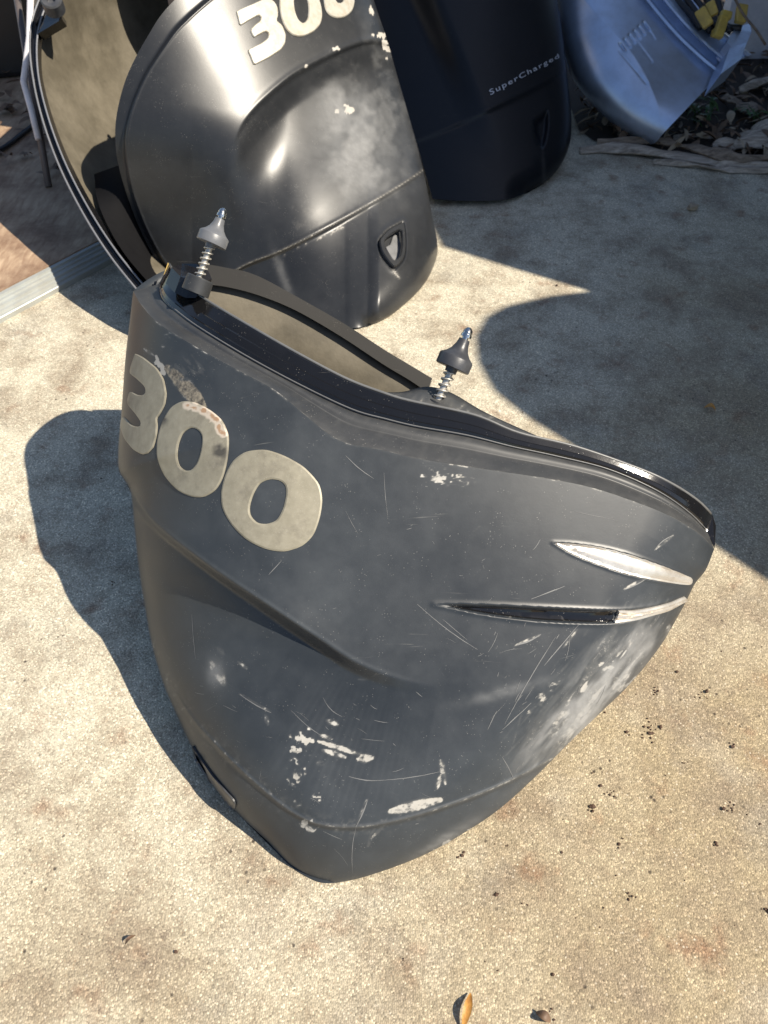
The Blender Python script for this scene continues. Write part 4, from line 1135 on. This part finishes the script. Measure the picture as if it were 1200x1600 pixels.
def d5(X, Y):
    X = np.asarray(X, float); Y = np.asarray(Y, float)
    d = 2.52 - 0.0012 * (X - 1000) * 0.2 + 0.0 * Y
    xl = np.interp(Y, LX5[:, 1], LX5[:, 0])
    q = np.clip(1 - (X - xl) * 0.78 / 88, 0, 1)
    d = d + 0.17 * (1 - np.sqrt(np.clip(1 - q * q, 0, 1)))
    e = (X - np.interp(Y, RIDGE[:, 1], RIDGE[:, 0])) * 0.75      # positive on the flat side
    d = d + 0.034 * sm(-80, 8, e) + 0.0012 * np.clip(e, 0, 200) * (1 - sm(120, 205, Y))
    # flat recessed field and louvres
    for k in range(6):
        x, y = 972 + k * 7.4, 74 - k * 6.6
        dd, _, _ = sdist(X, Y, np.array([(x - 3, y - 5), (x + 4, y + 5)]))
        d = d + 0.010 * np.exp(-(dd / 1.8) ** 2)
    for l in (((968, 80), (1010, 130)), ((991, 60), (1018, 96)), ((1010, 42), (1022, 60))):
        dd, ss, _ = sdist(X, Y, np.array(l))
        d = d + 0.003 * np.exp(-(dd / 2.0) ** 2)
    return np.minimum(d, gdepth(X, Y, 0.004))
S5 = lambda X, Y: P(X, Y, d5(X, Y))
g5 = coons(T5, B5, L5, R5, 150, 150)
grid('side_panel', S5(g5[..., 0], g5[..., 1]), M['silver_paint'], ROOT5, True)
loop = np.vstack([g5[:, 0], g5[-1, 1:], g5[::-1, -1][1:]])
skirt('back_panel', np.c_[loop, d5(loop[:, 0], loop[:, 1])], (1000, 90), M['silver_paint'], ROOT5, ((0.997, .015), (0.98, .03), (0.9, .08), (0.84, .14)))
# flange strips along the open upper edge
FL = spl([(1002, -12), (1030, 23), (1060, 57), (1095, 90), (1127, 116)], 50)
def band(name, offs, mat, closeback=0.05):
    rows = []
    for ox, oy, dd in offs:
        q = FL + np.array([ox, oy])
        rows.append(P(q[:, 0], q[:, 1], d5(FL[:, 0], FL[:, 1]) + dd))
    o = grid(name, np.stack(rows), mat, ROOT5, False)
    o.data.set_sharp_from_angle(angle=math.radians(30))
    return o
band('flange', [(-3, 2, -0.002), (-1, 1, -0.022), (2, -2, -0.024), (5, -4, 0.012), (13, -12, 0.016), (15, -13, -0.014), (18, -15, -0.014), (22, -18, 0.018), (36, -26, 0.03), (40, -28, 0.02), (46, -30, 0.02), (48, -31, 0.05)], M['silver_paint'])
prism('end_lug', [(1126, 116, 2.50), (1158, 92, 2.52), (1166, 66, 2.6), (1140, 76, 2.58)], 0, 0, (-0.04, -0.02, -0.06), M['silver_paint'], ROOT5)
prism('end_lug', [(1136, 66, 2.60), (1148, 44, 2.64), (1172, 36, 2.68), (1174, 50, 2.64), (1158, 90, 2.56)], 0, 0, (-0.02, 0.01, -0.05), M['silver_paint'], ROOT5)
for k, (x, y, w, h, a) in enumerate([(1100, 28, 17, 30, -0.7), (1112, 14, 14, 22, -0.5), (1126, 42, 16, 34, 0.4), (1134, 24, 18, 12, 0.2), (1158, 22, 17, 28, 0.15), (1118, 52, 12, 12, 0.3)]):
    R_ = Matrix.Rotation(a, 3, 'Y') @ Matrix.Rotation(math.radians(-42), 3, 'X')
    box('clip', P(x, y, 2.56 + 0.01 * k), w * .0021, 0.022, h * .0021, M['clip'], ROOT5, R_, 0.005)
# dark hoses inside
for k in range(5):
    x0 = 1035 + k * 16
    q = spl([(x0, -30), (x0 + 22, 0), (x0 + 44 - 3 * k, 22 + 4 * k), (x0 + 60, 44 + 5 * (k % 2))], 18)
    tube('hose', P(q[:, 0], q[:, 1], np.linspace(2.68, 2.63, 18)), 0.011, M['dark'], ROOT5, 8)

# ------------------------------------------------------------------ bed of leaves and bark at the top right
bed = [(905, 205), (930, 222), (980, 236), (1060, 244), (1130, 256), (1260, 262), (1320, 200), (1320, -60), (1150, -160), (860, -160), (850, 60)]
bp = np.array([G(x, y, 0.0) for x, y in bed]); bp[:, 2] = 0.004
c0 = bp.mean(0); c0[2] = 0.02
o = mesh('soil', np.vstack([bp, [c0]]), [(i, (i + 1) % len(bp), len(bp)) for i in range(len(bp))], M['soil'], None, True)
tag(o, kind='structure')
def leaf_mesh(L, W, curl, fold, n=5):
    v, f = [], []
    for i in range(n + 1):
        t = i / n
        w = W * math.sin(math.pi * min(0.97, t * 0.94 + 0.04)) ** 0.8
        z = curl * math.sin(t * math.pi)
        x = (t - .5) * L
        v += [(x, -w / 2, z + fold * w), (x, 0, z), (x, w / 2, z + fold * w * .7)]
    for i in range(n):
        a = 3 * i
        f += [(a, a + 1, a + 4, a + 3), (a + 1, a + 2, a + 5, a + 4)]
    return np.array(v), f
def place(vs, c, rz, tilt=0.0, roll=0.0):
    R_ = np.array(Matrix.Rotation(rz, 3, 'Z') @ Matrix.Rotation(tilt, 3, 'Y') @ Matrix.Rotation(roll, 3, 'X'))
    return np.asarray(vs) @ R_.T + np.asarray(c)
VS, FS_, MI = [], [], []
rs = np.random.RandomState(3)
bedp = np.array([(905, 212), (980, 236), (1060, 246), (1250, 262), (1300, 180), (1300, -60), (1150, -150), (870, -150)])
cnt = 0
while cnt < 1500:
    x, y = rs.uniform(860, 1300), rs.uniform(-150, 262)
    if not inpoly(np.array([x]), np.array([y]), bedp)[0]: continue
    v, f = leaf_mesh(rs.uniform(.02, .09), rs.uniform(.008, .03), rs.uniform(-.006, .012), rs.uniform(-.2, .5))
    c = G(x, y, 0.0); c[2] = rs.uniform(0.012, 0.05)
    v = place(v, c, rs.uniform(0, 6.28), rs.uniform(-.6, .6), rs.uniform(-.7, .7))
    v[:, 2] = np.maximum(v[:, 2], 0.006)
    b = sum(len(q) for q in VS)
    VS.append(v); FS_ += [tuple(b + i for i in q) for q in f]; MI += [0 if rs.rand() < .72 else 1] * len(f)
    cnt += 1
o = mesh('leaf_litter', np.vstack(VS), FS_, [M['leaf_brown'], M['leaf_pale']], None, True)
o.data.polygons.foreach_set('material_index', np.array(MI, np.int32))
tag(o, kind='stuff')
def strip(name, path, width, mat, label, cat, z0=0.012, group=None, thick=0.006, curl=0.35):
    """a long curved piece of bark lying along a ground path"""
    q = spl(path, 40)
    c = G(q[:, 0], q[:, 1], 0.0)
    t = np.gradient(c, axis=0); t[:, 2] = 0; t /= np.linalg.norm(t, axis=1, keepdims=True)
    nn = np.stack([-t[:, 1], t[:, 0], 0 * t[:, 0]], -1)
    w = width * (0.35 + 0.65 * np.sin(np.linspace(0.15, 2.9, 40))) * (0.55 + 0.9 * np.interp(np.arange(40), np.arange(0, 40, 3), rs.rand(14)))
    c[:, :2] += nn[:, :2] * (0.25 * width * (np.interp(np.arange(40), np.arange(0, 40, 4), rs.rand(10)) - .5))[:, None]
    rows = []
    for k in np.linspace(-1, 1, 9):
        r = c + nn * (w * k * 0.5)[:, None]
        r[:, 2] = z0 + w * curl * (1 - k * k) * 0.8 + 0.006 * np.sin(np.linspace(0, 9, 40) + k * 2)
        rows.append(r)
    rows2 = [r - np.array([0, 0, thick]) for r in rows[::-1]]
    allr = np.stack(rows + rows2 + rows[:1])
    allr[..., 2] = np.maximum(allr[..., 2], 0.003)
    o = grid(name, allr, mat, None, False)
    tag(o, label, cat, group)
    return o
strip('bark_strip', [(905, 240), (960, 238), (1030, 246), (1100, 256), (1160, 264), (1230, 268)], 0.055, M['bark2'], 'long grey bark strip lying along the edge of the concrete slab', 'bark')
strip('bark_strip', [(930, 236), (1010, 236), (1080, 246), (1150, 262), (1210, 262)], 0.035, M['bark'], 'darker narrow bark strip lying on top of the long grey one', 'bark', 0.03, curl=0.6)
strip('bark_strip', [(1020, 256), (1090, 264), (1150, 270), (1215, 272)], 0.02, M['bark2'], 'slim split bark strip nearest the concrete below the long grey one', 'bark', 0.008, curl=0.5)
strip('bark_strip', [(1110, 246), (1150, 240), (1185, 228), (1240, 200)], 0.10, M['bark2'], 'broad pale curled piece of bark at the right edge above the long strip', 'bark', 0.03)
strip('bark_strip', [(1148, 162), (1175, 152), (1230, 138)], 0.05, M['bark2'], 'short pale split stick of bark among the leaves at the right edge', 'bark', 0.05)
strip('bark_strip', [(1125, 170), (1150, 180), (1185, 196)], 0.06, M['bark'], 'dark reddish flat bark flake between the silver cowling and the broad bark', 'bark', 0.045, curl=0.1)
strip('bark_strip', [(1050, 224), (1090, 220), (1125, 224)], 0.014, M['bark2'], 'thin dry stem lying beside the tip of the silver cowling', 'stick', 0.02)
for k, (x, y, nl, lab) in enumerate([(1085, 190, 26, 'low green weed growing under the edge of the silver cowling'), (1178, 200, 12, 'small green weed beside the broad pale bark')]):
    r5 = empty('weed', G(x, y), lab, 'weed')
    base = G(x, y, 0.01)
    vs_, fs_ = [], []
    for i in range(nl):
        v, f = leaf_mesh(rs.uniform(.04, .07), rs.uniform(.008, .016), .008, .2)
        c = base + np.array([rs.uniform(-.07, .07), rs.uniform(-.05, .05), rs.uniform(.01, .07)])
        v = place(v, c, rs.uniform(0, 6.28), rs.uniform(-.9, .5), rs.uniform(-.5, .5))
        v[:, 2] = np.maximum(v[:, 2], 0.006)
        b = sum(len(q) for q in vs_)
        vs_.append(v); fs_ += [tuple(b + j for j in q) for q in f]
    mesh('leaves', np.vstack(vs_), fs_, M['leaf_green'], r5)
    st = []
    for i in range(3):
        tube('stem', np.stack([base + np.array([0, 0, -.01]), base + np.array([rs.uniform(-.02, .02), rs.uniform(-.02, .02), .035]), base + np.array([rs.uniform(-.05, .05), rs.uniform(-.04, .04), .065])]), 0.002, M['leaf_green'], r5, 6)
q = spl([(1140, -20), (1160, 20), (1182, 48), (1196, 70)], 16)
o = tube('twig', P(q[:, 0], q[:, 1], np.linspace(2.5, 2.62, 16)), 0.004, M['bark'], None, 6)
tag(o, 'thin bare twig leaning across the yellow clips at the top right', 'twig')
o = box('white_panel', P(1235, -20, 3.0) * np.array([1, 1, 0]) + np.array([0.05, 0.1, 0.12]), 0.5, 0.06, 0.24, M['white'], None, Matrix.Rotation(0.12, 3, 'Z'), 0.004)
tag(o, 'pale grey white panel standing on the leaves in the top right corner', 'panel')

# ------------------------------------------------------------------ dark things inside the shed at the upper left
def ground_box(name, px, py, w, d_, h, rz, mat, label, cat, z=0.049, bev=0.01):
    c = G(px, py, z)
    o = box(name, c + np.array([0, 0, h / 2]), w, d_, h, mat, None, Matrix.Rotation(rz, 3, 'Z'), bev)
    return tag(o, label, cat)
rb = empty('storage_bin', G(-60, 120, 0.049), 'black plastic bin in the dark shed at the upper left', 'storage bin')
cb = G(-60, 120, 0.049)
box('body', cb + np.array([0, 0.15, 0.17]), 0.62, 0.42, 0.34, M['dark'], rb, Matrix.Rotation(0.25, 3, 'Z'), 0.02)
box('lid', cb + np.array([0, 0.15, 0.355]), 0.66, 0.46, 0.03, M['dark'], rb, Matrix.Rotation(0.25, 3, 'Z'), 0.01)
o = tube('metal_post', np.stack([G(76, 292, 0.049), P(22, -30, 2.36)]), 0.0105, M['post'], None, 10)
tag(o, 'thin grey metal post leaning in the shed beside the tan-lined cowling', 'post')
a_, b_ = P(60, 218, 2.36), P(48, -20, 2.30)
o = tube('plastic_strip', np.stack([a_, P(49, 172, 2.35), P(37, 128, 2.33), P(46, 60, 2.31), b_]), 0.010, M['white'], None, 8)
tag(o, 'white plastic strip leaning against the metal post in the shed', 'plastic strip')
q = spl([(-20, 245), (10, 228), (40, 205), (60, 190)], 14)
o = tube('cable', np.array([G(x, y, 0.057) for x, y in q]), 0.008, M['dark'], None, 8)
tag(o, 'black cable lying across the plywood shed floor', 'cable')
VS, FS_ = [], []
for i in range(70):
    x, y = rs.uniform(-40, 110), rs.uniform(90, 285)
    v, f = leaf_mesh(rs.uniform(.02, .07), rs.uniform(.01, .035), rs.uniform(0, .012), rs.uniform(-.2, .5))
    c = G(x, y, 0.049); c[2] = rs.uniform(0.054, 0.075)
    v = place(v, c, rs.uniform(0, 6.28), rs.uniform(-.2, .2), rs.uniform(-.3, .3)); v[:, 2] = np.maximum(v[:, 2], 0.05)
    b = sum(len(q) for q in VS); VS.append(v); FS_ += [tuple(b + j for j in q) for q in f]
o = mesh('dead_leaves', np.vstack(VS), FS_, M['leaf_brown'], None)
tag(o, kind='stuff')

# ------------------------------------------------------------------ small things on the concrete
def leaf(px, py, L, W, rz, mat, label, curl=.008):
    v, f = leaf_mesh(L, W, curl, .35, 8)
    v = place(v, G(px, py, 0.0) + np.array([0, 0, .004]), rz)
    v[:, 2] = np.maximum(v[:, 2], 0.001)
    o = mesh('dry_leaf', v, f, mat, None)
    tag(o, label, 'leaf')
leaf(729, 1580, .040, .011, 1.25, M['leaf_orange'], 'curled orange leaf at the bottom edge of the concrete')
leaf(1108, 642, .026, .018, -.4, M['leaf_orange'], 'small orange brown leaf lying in the shadow at the right')
leaf(205, 1470, .016, .005, .75, M['leaf_brown'], 'narrow brown leaf on the sunny concrete at the lower left')
leaf(848, 1590, .02, .011, 2.6, M['leaf_brown'], 'dark crumpled leaf at the bottom edge right of the orange leaf')
def stone(name, px, py, r, mat, label, cat, flat=.6):
    bm = bmesh.new()
    bmesh.ops.create_icosphere(bm, subdivisions=2, radius=1)
    for v in bm.verts:
        v.co *= 1 + rs.uniform(-.25, .25)
    c = G(px, py, 0.0)
    vs_ = np.array([(v.co.x * r, v.co.y * r * .8, v.co.z * r * flat) for v in bm.verts]); vs_[:, 2] -= vs_[:, 2].min()
    bm.verts.index_update(); fs_ = [[v.index for v in f.verts] for f in bm.faces]; bm.free()
    o = mesh(name, vs_ + c, fs_, mat, None, False)
    return tag(o, label, cat)
stone('stone_chip', 1081, 328, .018, M['leaf_pale'], 'pale stone chip on the shaded concrete below the long bark strip', 'stone')
# crumbs of dark dirt lying about
VS, FS_ = [], []
spots = [(1022, 1135, 9, 20), (1018, 1142, 6, 14), (978, 1148, 3, 4), (1140, 1262, 7, 9), (1120, 1322, 4, 5), (793, 1322, 2, 3), (984, 1400, 6, 7), (1098, 1085, 8, 9), (1028, 1080, 6, 8), (953, 1238, 5, 6), (925, 1262, 6, 7), (853, 1588, 6, 10), (1040, 1212, 2, 2), (862, 1523, 2, 2), (720, 1335, 5, 8), (1195, 1420, 4, 5), (1070, 1190, 3, 5), (1145, 1165, 3, 6), (775, 1395, 3, 5), (1185, 1290, 3, 5), (970, 1325, 4, 12), (275, 1488, 2, 3), (630, 1500, 2, 3), (175, 912, 3, 6)]
for (x, y, n_, sp_) in [(a, b, int(c_ * 1.6), d_) for a, b, c_, d_ in spots] + [(rs.uniform(0, 1200), rs.uniform(1000, 1600), 1, 3) for _ in range(14)] + [(rs.uniform(640, 1200), rs.uniform(900, 1500), 1, 3) for _ in range(40)] + [(rs.uniform(800, 1200), rs.uniform(300, 800), 1, 3) for _ in range(30)]:
    for i in range(n_):
        c = G(x + rs.randn() * sp_ * .6, y + rs.randn() * sp_ * .5, 0.0)
        r = rs.uniform(.0007, .0016) * (2.0 if rs.rand() < .22 else 1)
        r *= 1.1 if n_ > 3 else 0.9
        bm = bmesh.new(); bmesh.ops.create_icosphere(bm, subdivisions=1, radius=r)
        vs_ = np.array([tuple(v.co * (1 + rs.uniform(-.35, .35))) for v in bm.verts]); vs_[:, 2] = vs_[:, 2] * .7; vs_[:, 2] -= vs_[:, 2].min()
        bm.verts.index_update(); f = [[v.index for v in q.verts] for q in bm.faces]; bm.free()
        b = sum(len(q) for q in VS); VS.append(vs_ + c); FS_ += [tuple(b + j for j in q) for q in f]
o = mesh('dirt', np.vstack(VS), FS_, M['crumb'], None, False)
tag(o, kind='stuff')

# ------------------------------------------------------------------ added upright blocker at the right, out of frame, cut to shade the back
XW = 2.0
def toward(p):                       # follow the sun from a point to the upright plane x = XW
    t = (XW - p[0]) / SUNV[0]
    return np.array(p) + SUNV * t
shade = [(690, 385), (800, 419), (920, 455), (860, 462), (790, 478), (758, 495), (741, 525), (745, 565), (770, 610), (820, 650), (900, 700), (1000, 775), (1100, 842), (1190, 902), (1330, 1000)]
edge = [toward(G(x, y)) for x, y in shade]
up = [toward(P(np.float64(x), np.float64(y), 2.32)) for x, y in [(590, -60), (610, 50), (640, 160), (656, 235), (676, 340)]]
yend = 4.2
poly = [np.array([XW, yend, up[0][2] + 0.4]), np.array([XW, up[0][1] + .1, up[0][2] + 0.4])] + up + edge + [np.array([XW, edge[-1][1], 0.0]), np.array([XW, yend, 0.0])]
n_ = len(poly)
vs_ = np.vstack([np.array(poly), np.array(poly) + np.array([0.03, 0.0, 0.0])])
fs_ = [tuple(range(n_)), tuple(range(n_, 2 * n_))[::-1]] + [(i, i + n_, (i + 1) % n_ + n_, (i + 1) % n_) for i in range(n_)]
o = mesh('shade_blocker', vs_, fs_, simple('blocker_grey', (0.10, 0.10, 0.10), 0.7), None, False)  # unseen object added only to cast the shade edges
tag(o, kind='structure')

o = box('floor_shade_panel', (-0.6, 3.05, 0.95), 0.04, 0.95, 1.8, M['post'])  # unseen upright panel added to shade the shed floor
tag(o, kind='structure')
